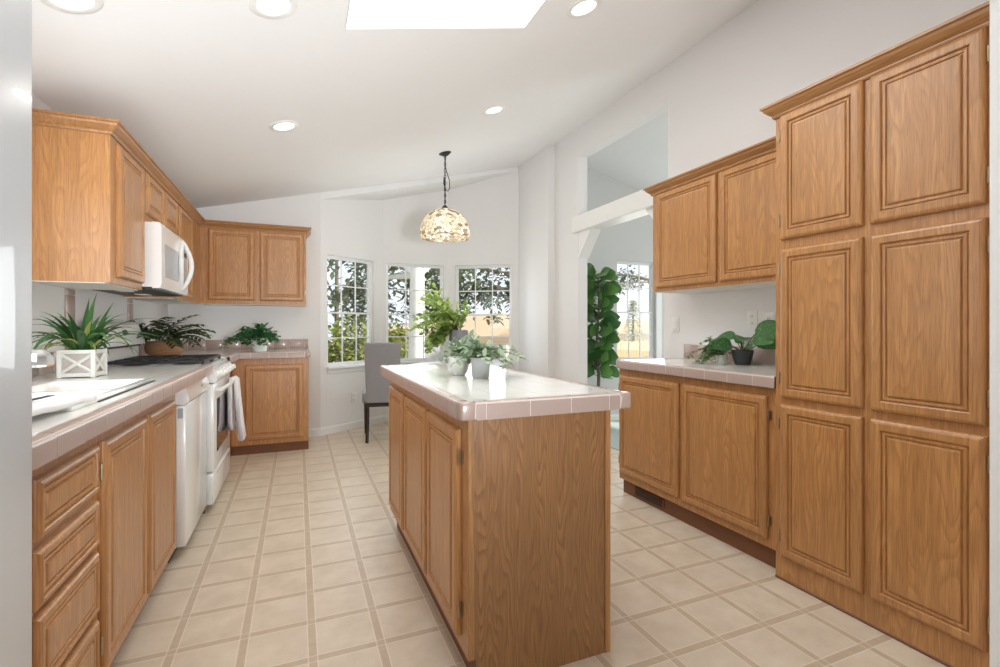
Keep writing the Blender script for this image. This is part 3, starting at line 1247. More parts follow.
for bow, out in ((-.085, .012), (.05, .05)):
    hp = []
    for k in range(15):
        t_ = k / 14
        q = math.sin(math.pi * t_)
        hp.append((.52 + bow * q ** .9, -.096 - out * q ** .8, 1.43 + t_ * .335))
    m.tube(hp, [.010 + .005 * math.sin(math.pi * k / 14) for k in range(15)], 10)
m.build('handle', ENAMEL2, md, smooth=True)
m = MB()
m.box(.004, MW - .004, -.06, .30, 1.392, 1.406)
vb = m.build('vent_base', BLACK, mw)
for x in (.12, .50):
    m = MB()
    m.box(x, x + .12, .10, .17, 1.388, 1.393)
    m.build('task_lamp', CREAM, vb)

# ------------------------------------------------------------------ sink and faucet
sk_ = thing('sink', 'white drop-in double sink in the left countertop', 'sink', (0, 0, 0))
sx0, sx1, sy0, sy1 = -1.00, -.572, 1.68, 2.49


def bowl(m, x0, x1, y0, y1, depth):
    rings = []
    z1 = ZCT + .012
    for ins, z in ((0, z1), (.008, z1 - .012), (.012, z1 - depth * .8), (.04, z1 - depth)):
        ring = []
        r = .05
        for cx, cy, a0 in ((x1 - r - ins, y1 - r - ins, 0), (x0 + r + ins, y1 - r - ins, 90), (x0 + r + ins, y0 + r + ins, 180), (x1 - r - ins, y0 + r + ins, 270)):
            for k in range(5):
                a = R(a0 + k * 22.5)
                ring.append(m.bm.verts.new((cx + r * math.cos(a), cy + r * math.sin(a), z)))
        rings.append(ring)
    for a, b in zip(rings[:-1], rings[1:]):
        n = len(a)
        for i in range(n):
            m.bm.faces.new((a[i], a[(i + 1) % n], b[(i + 1) % n], b[i]))
    m.bm.faces.new(rings[-1])
    return rings[0]


m = MB()
b1 = bowl(m, -.905, -.60, 1.71, 2.065, .17)
b2 = bowl(m, -.905, -.60, 2.105, 2.46, .17)
o = m.build('bowls', CERAMIC, sk_, smooth=True)
m = MB()
zr0, zr1 = ZCT - .001, ZCT + .014
for q in ((sx0, -.905, sy0, sy1), (-.60, sx1, sy0, sy1), (-.905, -.60, sy0, 1.71), (-.905, -.60, 2.46, sy1), (-.905, -.60, 2.065, 2.105)):
    m.box(*q, zr0, zr1, .004, 2)
for (x0, x1, y0, y1) in ((-.905, -.60, 1.71, 2.065), (-.905, -.60, 2.105, 2.46)):
    pass
m.build('rim', CERAMIC, sk_, smooth=True)
m = MB()
m.box(sx1 - .001, sx1 + .006, 1.86, sy1 + .002, ZCT - .0005, ZCT + .003)
o = m.build('caulk_line', DARK, sk_)
for y in (1.887, 2.282):
    m = MB()
    m.lathe([(0, .004), (.03, .003), (.04, 0), (0, 0)], 18, (-.752, y, ZCT + .012 - .1695))
    m.build('drain', CHROME, sk_, smooth=True)

fc = thing('faucet', 'chrome faucet head peeking past the refrigerator over the sink', 'faucet', (-1.05, 2.10, ZCT + .0))
m = MB()
m.lathe([(0, 0), (.032, 0), (.032, .02), (.022, .035), (.02, .11), (.024, .125), (0, .135)], 20)
m.build('body', CHROME, fc, smooth=True)
m = MB()
m.tube([(0, 0, .11), (.03, 0, .19), (.10, 0, .215), (.17, 0, .19), (.215, 0, .16)], [.016, .015, .015, .017, .022], 12)
m.build('spout', CHROME, fc, smooth=True)
m = MB()
m.lathe([(0, .062), (.02, .058), (.034, .046), (.042, .026), (.044, .008), (.036, 0), (0, 0)], 10, (.242, 0, .098))
m.build('spray_head', CHROME, fc, smooth=True, ang=20)

# ------------------------------------------------------------------ dish towel lying over the sink front
dt = thing('dish_towel', 'folded white dish towel with dark marks lying over the sink rim', 'towel', (-.625, 1.66, ZCT + .014), R(-6))
m = MB()
nx, ny = 10, 14
V = [[None] * (ny + 1) for _ in range(nx + 1)]
for i in range(nx + 1):
    for j in range(ny + 1):
        x = -.06 + .11 * i / nx
        y = -.20 + .36 * j / ny
        z = .014 + .006 * mnoise.noise((x * 30, y * 18, 1.0)) + .006 * math.sin(i / nx * math.pi)
        V[i][j] = m.bm.verts.new((x, y, z))
for i in range(nx):
    for j in range(ny):
        m.bm.faces.new((V[i][j], V[i + 1][j], V[i + 1][j + 1], V[i][j + 1]))
TOWEL = plain('white_cotton', lin(236, 234, 232), 0.95, var=0.03, nscale=200, bump=0.3)
o = m.build('cloth', TOWEL, dt, smooth=True)
sm = o.modifiers.new('thick', 'SOLIDIFY')
sm.thickness = .014
sm.offset = -1
m = MB()
random.seed(5)
for k in range(9):
    y = -.02 + k * .013
    m.box(-.024, -.008, y - .03, y - .03 + .006 + .003 * random.random(), .0262, .0285)
m.build('printed_marks', plain('grey_print', lin(70, 70, 76), .9), dt)

# towel hung on the oven handle
ht = thing('hand_towel', 'white hand towel with lilac stripes hung over the oven handle', 'towel', (-.443, 4.095, .772), 0)
m = MB()
hem = [(-.012, -.36), (-.022, -.30), (-.020, -.15), (-.016, -.03), (-.008, .010), (.004, .016), (.014, .006), (.018, -.05), (.024, -.16), (.036, -.32), (.048, -.44)]
nY = 12
G = []
for j in range(nY + 1):
    y = -.085 + .175 * j / nY
    row = []
    for (x, z) in hem:
        k = max(0, -z)
        row.append(m.bm.verts.new((x + .012 * math.sin(j * 1.3) * k * 2.2 + (.004 if x > 0 else -.0), y * (1 - .15 * (1 - k * 2)), z + .004 * math.sin(j * .9))))
    G.append(row)
for a, b in zip(G[:-1], G[1:]):
    for i in range(len(hem) - 1):
        m.bm.faces.new((a[i], a[i + 1], b[i + 1], b[i]))
t = NT('striped_towel')
x, y, z = t.sep(t.obj())
s1 = t.m2('LESS_THAN', t.m2('ABSOLUTE', t.m2('SUBTRACT', t.m2('FRACT', t.m2('MULTIPLY', y, 17.0)), .5)), .16)
t.col(t.mix(t.m2('MULTIPLY', s1, .55), lin(238, 235, 234), lin(190, 176, 192)))
t.set(Roughness=.95)
o = m.build('cloth', t.m, ht, smooth=True)
sm = o.modifiers.new('thick', 'SOLIDIFY')
sm.thickness = .028
sm.offset = 0

# ================================================================== SMALL WALL ITEMS


def outlet(label, loc, rotz, kind='outlet', wide=1):
    r = thing('light_switch' if kind == 'switch' else 'wall_outlet', label, 'switch' if kind == 'switch' else 'outlet', loc, rotz)
    m = MB()
    m.box(-.036 * wide, .036 * wide, -.006, -.0005, -.058, .058, .003, 2)
    m.build('plate', PLATE, r, smooth=True)
    for w in range(wide):
        cx = (w - (wide - 1) / 2) * .05
        for z in ((-.022, .022) if kind == 'outlet' else (0,)):
            m = MB()
            h = .014 if kind == 'outlet' else .032
            m.box(cx - .015, cx + .015, -.0085, -.006, z - h, z + h, .002)
            s = m.build('socket' if kind == 'outlet' else 'rocker', ENAMEL2, r)
            if kind == 'outlet':
                m = MB()
                m.box(cx - .007, cx - .005, -.0088, -.0084, z - .005, z + .006)
                m.box(cx + .005, cx + .007, -.0088, -.0084, z - .005, z + .006)
                m.build('slots', DARK, s)
    return r


outlet('white light switch near the opening, left of the potted plants', (XR, 2.89, 1.185), -A90, 'switch')
outlet('white outlet plate above the charcoal pot', (XR, 2.215, 1.215), -A90)
outlet('white outlet plate nearest the pantry above the counter', (XR, 2.095, 1.20), -A90)
dv = (Vector(BL1) - Vector(BL0)).normalized()
p = Vector(BL0) + dv * LBL * .50
outlet('white outlet low on the bay wall left of the dining chair', (p.x, p.y, .36), math.atan2(dv.y, dv.x))

# ================================================================== CEILING LIGHTS


def emis(name, c, s):
    t = NT(name)
    t.col(c)
    t.b.inputs['Emission Color'].default_value = (*c, 1)
    t.b.inputs['Emission Strength'].default_value = s
    return t.m


LENS = emis('lamp_lens', (1.0, 0.95, 0.86), 2.2)
TILT = -math.atan(SL)


def downlight(x, y, label, power=4):
    r = thing('recessed_light', label, 'ceiling light', (x, y, zc(x)), group='recessed ceiling lights')
    r.rotation_euler = (0, TILT, 0)
    m = MB()
    m.lathe([(.066, -.001), (.068, -.005), (.090, -.007), (.097, -.003), (.097, .0), (.066, 0)], 32)
    m.build('trim_ring', ENAMEL2, r, smooth=True)
    m = MB()
    m.lathe([(0, -.0035), (.05, -.003), (.066, -.001)], 32)
    m.build('lens', LENS, r, smooth=True)
    light('downlight_lamp', 'AREA', (0, 0, -.012), power, (1.0, 0.97, 0.92), 0.12, parent=r, rot=(0, 0, 0))


downlight(-.088, 3.618, 'recessed ceiling light in front of the far left upper cabinets')
downlight(1.46, 3.624, 'recessed ceiling light nearest the clerestory opening and pendant')
downlight(-.098, 2.27, 'recessed ceiling light just left of the skylight')
downlight(1.442, 2.265, 'recessed ceiling light just right of the skylight')
downlight(-.769, 2.24, 'recessed ceiling light cut by the top left of the picture', 1.5)

# pendant lamp
px, py = 1.343, 4.633
pz = zc(px)
pl = thing('pendant_lamp', 'pendant lamp with mosaic glass dome hanging before the bay', 'pendant lamp', (px, py, 0))
m = MB()
m.lathe([(0, -.032), (.02, -.03), (.045, -.016), (.062, -.004), (.062, .004), (0, .004)], 24, M=Matrix.Translation((0, 0, pz)) @ Matrix.Rotation(TILT, 4, 'Y'))
m.build('canopy', BRONZE, pl, smooth=True)
ZS = 2.345
m = MB()
zz = pz - .03
k = 0
while zz > ZS + .02:
    pts = []
    for a in range(11):
        th = 2 * math.pi * a / 10
        u, v = .009 * math.cos(th), .020 * math.sin(th)
        pts.append((u, 0, zz - .018 + v) if k % 2 == 0 else (0, u, zz - .018 + v))
    m.tube(pts, .0032, 6, caps=False)
    zz -= .031
    k += 1
m.build('chain', BRONZE, pl, smooth=True)
m = MB()
pts = [(0.002, 0, pz - .03), (.006, .004, pz - .14), (.022, 0, pz - .20), (.045, -.004, pz - .27), (.048, 0, pz - .34), (.03, 0, pz - .375), (.002, 0, pz - .36), (-.014, 0, pz - .30), (-.012, 0, pz - .24), (0, .004, pz - .30), (.002, 0, pz - .45), (0, 0, ZS)]
m.tube(pts, .004, 6)
m.build('cord', BRONZE, pl, smooth=True)
m = MB()
m.lathe([(0, .035), (.018, .03), (.03, .012), (.05, .0), (0, 0)], 20, (0, 0, ZS - .004))
m.build('cap', BRONZE, pl, smooth=True)
t = NT('mosaic_glass')
vor = t.n('ShaderNodeTexVoronoi', feature='F1')
vor.inputs['Scale'].default_value = 21
t.l(t.mapping((1, 1, 1.7)), vor.inputs['Vector'])
ved = t.n('ShaderNodeTexVoronoi', feature='DISTANCE_TO_EDGE')
ved.inputs['Scale'].default_value = 21
t.l(t.mapping((1, 1, 1.7)), ved.inputs['Vector'])
h = t.sep(vor.outputs['Color'])[0]
c = t.ramp(h, [(0.0, lin(246, 242, 232)), (0.45, lin(228, 216, 194)), (0.62, lin(214, 200, 176)), (0.74, lin(160, 138, 100)), (0.84, lin(128, 118, 98)), (0.92, lin(206, 200, 186)), (1.0, lin(236, 226, 208))])
edge = t.m2('LESS_THAN', ved.outputs['Distance'], .035)
c = t.mix(edge, c, lin(128, 112, 92))
t.col(c)
t.set(Roughness=.2)
tl = t.n('ShaderNodeBsdfTranslucent')
t.l(c, tl.inputs['Color'])
mx = t.n('ShaderNodeMixShader')
mx.inputs[0].default_value = .55
t.l(t.b.outputs[0], mx.inputs[1])
t.l(tl.outputs[0], mx.inputs[2])
t.l(mx.outputs[0], t.t.nodes['Material Output'].inputs['Surface'])
m = MB()
prof = []
for a in range(0, 13):
    th = R(6 + a * 7.2)
    prof.append((.248 * math.sin(th) ** .85, ZS - .29 + .285 * math.cos(th) ** .9 if math.cos(th) > 0 else ZS - .29))
prof.append((.250, ZS - .295))
prof.append((.242, ZS - .292))
m.lathe(prof, 40)
m.build('shade', t.m, pl, smooth=True)
m = MB()
m.lathe([(0, -.19), (.022, -.185), (.03, -.16), (.024, -.125), (.014, -.10), (.014, -.02), (0, -.02)], 16, (0, 0, ZS))
m.build('bulb', emis('bulb_glow', (1, .93, .8), 3), pl, smooth=True)
light('pendant_glow', 'POINT', (0, 0, ZS - .22), 2.6, (1, .92, .8), .03, parent=pl)

# ================================================================== DINING SET


def chair(label, loc, rotz):
    """upholstered parsons chair facing local +y, back near y=0"""
    r = thing('dining_chair', label, 'chair', loc, rotz, 'grey upholstered dining chairs')
    m = MB()
    n = 10
    rows = []
    for k in range(n + 1):
        t_ = k / n
        z = .40 + t_ * .60
        lean = -.015 - .085 * t_ ** 1.3
        w = .160 + .022 * t_
        th = .075 - .02 * t_
        rows.append((w, lean, th, z))
    rings = []
    for w, ln, th, z in rows:
        rings.append([m.bm.verts.new(p) for p in ((-w, ln - th * .35, z), (-w * .8, ln - th * .5, z), (w * .8, ln - th * .5, z), (w, ln - th * .35, z), (w, ln + th * .4, z), (w * .8, ln + th * .55, z), (-w * .8, ln + th * .55, z), (-w, ln + th * .4, z))])
    w, ln, th, z = rows[-1]
    rings.append([m.bm.verts.new((v.co.x * .96, ln + (v.co.y - ln) * .6, z + .012)) for v in rings[-1]])
    for a, b in zip(rings[:-1], rings[1:]):
        for i in range(8):
            m.bm.faces.new((a[i], a[(i + 1) % 8], b[(i + 1) % 8], b[i]))
    m.bm.faces.new(rings[-1])
    m.bm.faces.new(list(reversed(rings[0])))
    bmesh.ops.recalc_face_normals(m.bm, faces=m.bm.faces)
    m.build('backrest', UPHOL, r, smooth=True, ang=50)
    m = MB()
    m.box(-.20, .20, .02, .46, .385, .49, .025, 3)
    m.build('seat', UPHOL, r, smooth=True)
    m = MB()
    m.box(-.165, .165, -.03, .44, .355, .392, .004)
    m.build('seat_frame', ESPRESSO, r)
    for sx in (-1, 1):
        m = MB()
        m.tube([(sx * .152, -.005, .39), (sx * .150, -.012, .25), (sx * .150, -.03, .12), (sx * .152, -.07, .0)], [.023, .021, .018, .015], 4)
        m.build('leg', ESPRESSO, r)
        m = MB()
        m.tube([(sx * .16, .41, .36), (sx * .162, .415, .0)], [.022, .014], 4)
        m.build('leg', ESPRESSO, r)
    return r


chair('grey upholstered dining chair turned away from camera below left bay window', (.80, 5.06, 0), R(-7))
chair('grey dining chair at the far side of the table behind the tall vase', (1.97, 5.70, 0), R(200))

tb = thing('dining_table', 'round dark dining table mostly hidden behind the island', 'table', (1.66, 5.20, 0))
m = MB()
m.lathe([(0, .722), (.50, .722), (.53, .73), (.535, .742), (.53, .752), (0, .752)], 48)
m.build('table_top', ESPRESSO, tb, smooth=True, ang=30)
m = MB()
m.lathe([(0, .722), (.12, .722), (.06, .66), (.05, .45), (.075, .30), (.06, .2), (.09, .12), (0, .12)], 24)
m.build('pedestal', ESPRESSO, tb, smooth=True)
for k in range(4):
    a = k * math.pi / 2 + .4
    m = MB()
    m.tube([(.05 * math.cos(a), .05 * math.sin(a), .16), (.22 * math.cos(a), .22 * math.sin(a), .10), (.38 * math.cos(a), .38 * math.sin(a), .02)], [.035, .03, .02], 8)
    m.build('foot', ESPRESSO, tb, smooth=True)

# ================================================================== PLANTS


def rdir(a, e):
    return Vector((math.cos(a) * math.cos(e), math.sin(a) * math.cos(e), math.sin(e)))


def clampx(m, lo=None, hi=None, ylo=None, yhi=None):
    for v in m.bm.verts:
        if lo is not None and v.co.x < lo:
            v.co.x = lo + (lo - v.co.x) * .15
        if hi is not None and v.co.x > hi:
            v.co.x = hi - (v.co.x - hi) * .15
        if yhi is not None and v.co.y > yhi:
            v.co.y = yhi - (v.co.y - yhi) * .15


def leafy(m, twigs, rnd, c, n_stems, reach, rise, leafs, L, wd, spread=(0, 2 * math.pi), droop=.8, rad=.0022, leafdroop=.4, elev=(.2, 1.2), n=3):
    """stems arching out of c carrying leaves"""
    for s in range(n_stems):
        a = rnd.uniform(*spread)
        e = rnd.uniform(*elev)
        p = Vector(c) + Vector((rnd.uniform(-.02, .02), rnd.uniform(-.02, .02), 0))
        d = rdir(a, e)
        ln = reach * rnd.uniform(.6, 1.1) * (1 if e < .8 else rise)
        pts = [p.copy()]
        k = 7
        for i in range(k):
            p = p + d * ln / k
            d = (d + Vector((0, 0, -1)) * droop / k).normalized()
            pts.append(p.copy())
        twigs.tube(pts, [rad * (1 - .6 * i / k) for i in range(k + 1)], 5)
        for q in range(leafs):
            t_ = rnd.uniform(.25, 1.0)
            i = min(k - 1, int(t_ * k))
            b = pts[i].lerp(pts[i + 1], t_ * k - i)
            aa = rnd.uniform(0, 2 * math.pi)
            dd = (rdir(aa, rnd.uniform(-.3, .8)) + (pts[i + 1] - pts[i]).normalized() * .6)
            m.leaf(b, dd, (0, 0, 1), L * rnd.uniform(.65, 1.15), wd * rnd.uniform(.7, 1.1), leafdroop, n, fold=.2)


rnd = random.Random(3)
# 1. blade plant in the white X box
pa = thing('potted_plant', 'spiky green plant in white X-framed wooden box by the sink', 'plant', (-.932, 2.85, ZCT), R(-2))
s = .062
Hh = .128
m = MB()
m.box(-s + .008, s - .008, -s + .008, s - .008, .006, Hh - .012)
m.build('box_panel', plain('whitewash_grey', lin(206, 196, 190), .8, var=.06), pa)
m = MB()
for sx in (-1, 1):
    for sy in (-1, 1):
        m.box(sx * s - .009, sx * s + .009, sy * s - .009, sy * s + .009, 0, Hh, .002)
for z in (.012, Hh - .010):
    for sy in (-1, 1):
        m.box(-s, s, sy * s - .007, sy * s + .007, z - .009, z + .009, .002)
        m.box(sy * s - .007, sy * s + .007, -s, s, z - .009, z + .009, .002)
for sgn in (-1, 1):
    for sy in (-1, 1):
        a, b = Vector((-s * sgn, sy * (s + .001), .02)), Vector((s * sgn, sy * (s + .001), Hh - .02))
        m.tube([a, b], .0075, 4)
        a, b = Vector((sy * (s + .001), -s * sgn, .02)), Vector((sy * (s + .001), s * sgn, Hh - .02))
        m.tube([a, b], .0075, 4)
m.build('box_frame', plain('white_painted_wood', lin(240, 238, 234), .6, var=.02), pa)
m = MB()
m.box(-s + .01, s - .01, -s + .01, s - .01, Hh - .02, Hh - .008)
m.build('soil', SOIL, pa)
for nm, mt, cnt in (('leaves', L_BLADE, 66), ('yellow_leaves', L_BLADEY, 12)):
    m = MB()
    for k in range(cnt):
        a = rnd.uniform(0, 2 * math.pi)
        e = rnd.uniform(.75, 1.42)
        rr = rnd.uniform(0, .05)
        b = (math.cos(a) * rr, math.sin(a) * rr, Hh - .012)
        L = rnd.uniform(.20, .38) if mt is L_BLADE else rnd.uniform(.15, .25)
        if e > 1.05:
            L *= .78
        m.leaf(b, rdir(a, e), (0, 0, 1), L, rnd.uniform(.022, .032), rnd.uniform(.8, 2.9), 10, .3, prof=lambda t: (0.55 + .45 * math.sin(math.pi * min(1, t * 1.1))) * (1 - t ** 3) + .01)
    clampx(m, -.205)
    m.build(nm, mt, pa, smooth=True)

# 2. palm fronds in a basket beside the range
pb = thing('potted_plant', 'dark palm-leaf plant in round woven basket behind the range', 'plant', (-.965, 4.50, ZCT))
t = NT('woven_basket')
x, y, z = t.sep(t.obj())
ang = t.m2('ARCTAN2', y, x)
w1 = t.m2('SINE', t.m2('MULTIPLY', ang, 26.0))
w2 = t.m2('SINE', t.m2('MULTIPLY', z, 420.0))
t.col(t.mix(t.m2('ADD', t.m2('MULTIPLY', t.m2('MULTIPLY', w1, w2), .5), .5), lin(138, 92, 64), lin(196, 150, 112)))
t.set(Roughness=.85)
t.bump(t.m2('MULTIPLY', w1, w2), .6, .004)
m = MB()
m.lathe([(0, 0), (.085, 0), (.12, .035), (.128, .075), (.115, .115), (.108, .122), (.10, .115), (.10, .09), (0, .09)], 36)
m.build('basket', t.m, pb, smooth=True)
m = MB()
tw = MB()
for k in range(24):
    a = rnd.uniform(0, 2 * math.pi)
    e = rnd.uniform(.45, 1.2)
    p = Vector((rnd.uniform(-.04, .04), rnd.uniform(-.04, .04), .10))
    d = rdir(a, e)
    ln = rnd.uniform(.24, .40)
    pts = [p.copy()]
    for i in range(8):
        p = p + d * ln / 8
        d = (d + Vector((0, 0, -1)) * .16).normalized()
        pts.append(p.copy())
    tw.tube(pts, [.003 - .0003 * i for i in range(9)], 5)
    for i in range(2, 9):
        dirn = (pts[i] - pts[i - 1]).normalized()
        sd = dirn.cross(Vector((0, 0, 1))).normalized()
        for sg in (-1, 1):
            m.leaf(pts[i], dirn * .8 + sd * sg * .9, (-.2, -.5, 1), .125 * (1.1 - .07 * i), .024, .7, 3, .2)
clampx(m, -.18, yhi=.6)
clampx(tw, -.18)
m.build('leaves', L_PALM, pb, smooth=True)
tw.build('stems', TWIG, pb)

# 3. ivy in the white pot on the back counter
pc = thing('potted_plant', 'bushy green ivy in small white pot on the back counter', 'plant', (-.335, 5.10, ZCT))
m = MB()
m.lathe([(0, 0), (.062, 0), (.074, .10), (.080, .128), (.074, .128), (.068, .10), (0, .10)], 28)
m.build('pot', CERAMIC, pc, smooth=True)
m = MB()
m.lathe([(0, .104), (.068, .101)], 20)
m.build('soil', SOIL, pc)
m = MB()
tw = MB()
leafy(m, tw, rnd, (0, 0, .10), 40, .23, .8, 12, .062, .046, droop=1.3, elev=(.25, 1.35))
leafy(m, tw, rnd, (-.03, 0, .11), 6, .27, .75, 10, .062, .045, spread=(2.7, 3.5), droop=1.7, elev=(.4, .8))
m.build('leaves', L_IVY, pc, smooth=True)
tw.build('stems', TWIG, pc)

# 4. two pots on the island
pd_ = thing('potted_plant', 'sage-leaf plant in rounded glazed pot, left one on the island', 'plant', (.716, 2.24, ZCT))
m = MB()
m.lathe([(0, 0), (.030, 0), (.043, .014), (.051, .038), (.053, .062), (.050, .085), (.046, .092), (.041, .088), (.044, .075), (0, .075)], 30)
m.build('pot', plain('pearly_glaze', lin(206, 208, 202), .18, var=.07, nscale=22, coat=.5), pd_, smooth=True)
m = MB()
tw = MB()
leafy(m, tw, rnd, (0, 0, .078), 20, .135, .7, 11, .044, .022, droop=1.1, elev=(.4, 1.4))
m.build('leaves', L_SAGE, pd_, smooth=True)
tw.build('stems', TWIG, pd_)
pe = thing('potted_plant', 'sage-leaf plant in straight grey concrete pot, right one on the island', 'plant', (.770, 2.075, ZCT))
m = MB()
m.lathe([(0, 0), (.036, 0), (.040, .008), (.045, .084), (.047, .092), (.042, .094), (.039, .08), (0, .08)], 30)
m.build('pot', CONCRETE, pe, smooth=True)
m = MB()
m.lathe([(0, .083), (.0395, .082)], 20)
m.build('soil', SOIL, pe)
m = MB()
tw = MB()
leafy(m, tw, rnd, (0, 0, .082), 28, .20, .60, 12, .048, .026, droop=1.25, elev=(.3, 1.3))
m.build('leaves', L_SAGE, pe, smooth=True)
tw.build('stems', TWIG, pe)

# 5. right counter plants
pf = thing('potted_plant', 'large veined-leaf plant in charcoal pot on the right counter', 'plant', (2.525, 2.175, ZCT))
m = MB()
m.lathe([(0, 0), (.042, 0), (.056, .05), (.064, .086), (.067, .090), (.061, .090), (.056, .07), (0, .07)], 28)
m.build('pot', BLACKPOT, pf, smooth=True)
m = MB()
m.lathe([(0, .074), (.057, .071)], 20)
m.build('soil', SOIL, pf)
m = MB()
tw = MB()
ov = lambda t: math.sin(math.pi * min(1, .06 + t ** .8 * .94)) ** .75
specs = [(-1.25, 1.0, .14, .22, .125), (-.9, .5, .09, .17, .085), (-1.5, .8, .10, .14, .09), (2.3, .6, .08, .14, .085), (1.9, 1.1, .10, .12, .07), (-2.6, 1.1, .09, .13, .09),
         (2.9, .45, .08, .14, .085), (.6, .9, .10, .14, .09), (-2.1, .6, .06, .10, .07), (3.6, 1.0, .08, .11, .08)]
for a, e, st, L, w in specs:
    d = rdir(a, e)
    b = Vector((0, 0, .075))
    e1 = b + d * st
    tw.tube([b, b + d * st * .5 + Vector((0, 0, .005)), e1], .003, 6)
    m.leaf(e1, rdir(a, .35), (-.75, -.75, .8), L, w * 1.15, .9, 8, .18, prof=ov)
clampx(m, hi=.125)
m.build('leaves', L_VAR, pf, smooth=True)
tw.build('stems', TWIG, pf)
pg = thing('potted_plant', 'small trailing plant in white pot left of the charcoal pot', 'plant', (2.475, 2.29, ZCT))
m = MB()
m.lathe([(0, 0), (.030, 0), (.038, .05), (.040, .055), (.036, .055), (.034, .045), (0, .045)], 24)
m.build('pot', CERAMIC, pg, smooth=True)
m = MB()
tw = MB()
leafy(m, tw, rnd, (0, 0, .05), 36, .22, .8, 16, .030, .019, spread=(.8, 3.8), droop=2.0, elev=(.3, 1.3), rad=.0015)
leafy(m, tw, rnd, (0, 0, .05), 10, .10, .8, 10, .026, .016, droop=1.6, elev=(.6, 1.4), rad=.0015)
for v in m.bm.verts:
    v.co.z = max(v.co.z, .004)
for v in tw.bm.verts:
    v.co.z = max(v.co.z, .003)
m.build('leaves', L_TRAIL, pg, smooth=True)
tw.build('stems', TWIG, pg)

# 6. vase of branches on the dining table
ph = thing('vase_of_branches', 'tall grey vase of drooping light green branches on the dining table', 'vase', (1.67, 5.20, .752))
m = MB()
m.lathe([(0, 0), (.07, 0), (.085, .04), (.105, .18), (.112, .28), (.108, .36), (.10, .385), (.092, .38), (.095, .30), (0, .30)], 30)
m.build('vase', SLATE, ph, smooth=True)
m = MB()
tw = MB()
leafy(m, tw, rnd, (0, 0, .34), 34, .62, 1.0, 24, .075, .05, spread=(2.0, 4.0), droop=1.5, elev=(.6, 1.35), rad=.003)
leafy(m, tw, rnd, (0, 0, .34), 8, .30, 1.2, 14, .075, .045, spread=(-1.2, 2.2), droop=.5, elev=(1.15, 1.5), rad=.003)
leafy(m, tw, rnd, (0, 0, .36), 14, .46, .95, 24, .085, .055, spread=(2.2, 3.7), droop=2.6, elev=(.3, .8), rad=.003)
m.build('leaves', L_BRANCH, ph, smooth=True)
tw.build('branches', TWIG, ph)

# 7. fiddle leaf fig in the living room
pi_ = thing('fiddle_leaf_fig', 'tall fiddle leaf fig standing beyond the opening in the next room', 'plant', (3.10, 4.58, .008))
m = MB()
m.lathe([(0, 0), (.11, 0), (.14, .25), (.15, .28), (.14, .28), (.13, .25), (0, .25)], 28)
m.build('pot', BLACKPOT, pi_, smooth=True)
tw = MB()
tw.tube([(0, 0, .2), (.01, 0, .6), (-.01, .01, 1.0), (.02, 0, 1.45), (0, 0, 1.75)], [.02, .018, .015, .012, .006], 8)
tw.tube([(.0, 0, .66), (-.05, -.02, .72), (-.10, -.03, .80)], [.011, .009, .006], 6)
m = MB()
fid = lambda t: (.45 + .55 * math.sin(math.pi * min(1, t ** 1.3 * 1.02))) * (1 - t ** 7) + .001
for k in range(84):
    z = .60 + 1.14 * (k / 83)
    a = k * 2.39996
    e = rnd.uniform(.05, .8)
    L = rnd.uniform(.15, .24)
    b = Vector((0, 0, z - .008))
    d = rdir(a, e)
    st = b + d * rnd.uniform(.03, .08)
    tw.tube([b, st], .004, 5)
    m.leaf(st, d, (-.7, -.9, .7), L, L * rnd.uniform(.75, .92), rnd.uniform(.3, 1.1), 7, .15, prof=fid)
clampx(m, -.2, yhi=.3)
m.build('leaves', L_FIG, pi_, smooth=True)
tw.build('trunk', BARKD, pi_, smooth=True)

# ================================================================== OUTSIDE
GZ = -0.55
m = MB()
m.box(-25, 40, 6.6, 60, GZ - .1, GZ)
struct(m.build('ground', plain('dry_lawn', lin(196, 186, 150), .95, var=.2, nscale=1.5)))


def crown_leaves(m, rnd, c, rad, count, L, gaps=True):
    for k in range(count):
        while True:
            v = Vector((rnd.uniform(-1, 1), rnd.uniform(-1, 1), rnd.uniform(-1, 1)))
            if .25 < v.length < 1:
                break
        p = Vector(c) + Vector((v.x * rad[0], v.y * rad[1], v.z * rad[2]))
        if gaps and mnoise.noise(p * (1.3 / max(.5, rad[0] * .6))) < -.12:
            continue
        a = rnd.uniform(0, 6.28)
        d = rdir(a, rnd.uniform(-.9, .6))
        m.leaf(p, d, (rnd.uniform(-.4, .4), rnd.uniform(-.4, .4), 1), L * rnd.uniform(.6, 1.3), L * .5 * rnd.uniform(.7, 1.2), .4, 2, .1)


def tree(name, label, x, y, trunk_r, h, clumps, mat, bark, count, L, group=None, lean=0.0, flare=1.0, category='tree'):
    r = thing(name, label, category, (x, y, GZ), group=group)
    m = MB()
    pts = [(0, 0, 0), (lean * .1, 0, h * .08), (lean * .3, 0, h * .3), (lean * .6, 0, h * .6), (lean, 0, h)]
    m.tube(pts, [trunk_r * flare, trunk_r * (1 + (flare - 1) * .4), trunk_r, trunk_r * .9, trunk_r * .55], 12)
    for c in clumps:
        m.tube([(lean * .6, 0, h * .62), (c[0] * .6, c[1] * .6, (h * .62 + c[2]) / 2 + .2), (c[0], c[1], c[2])], [trunk_r * .45, trunk_r * .28, trunk_r * .12], 7)
    m.build('trunk', bark, r, smooth=True)
    m = MB()
    per = count // max(1, len(clumps))
    for c in clumps:
        crown_leaves(m, rnd, c[:3], c[3:6], per, L)
    m.build('crown', mat, r)
    return r


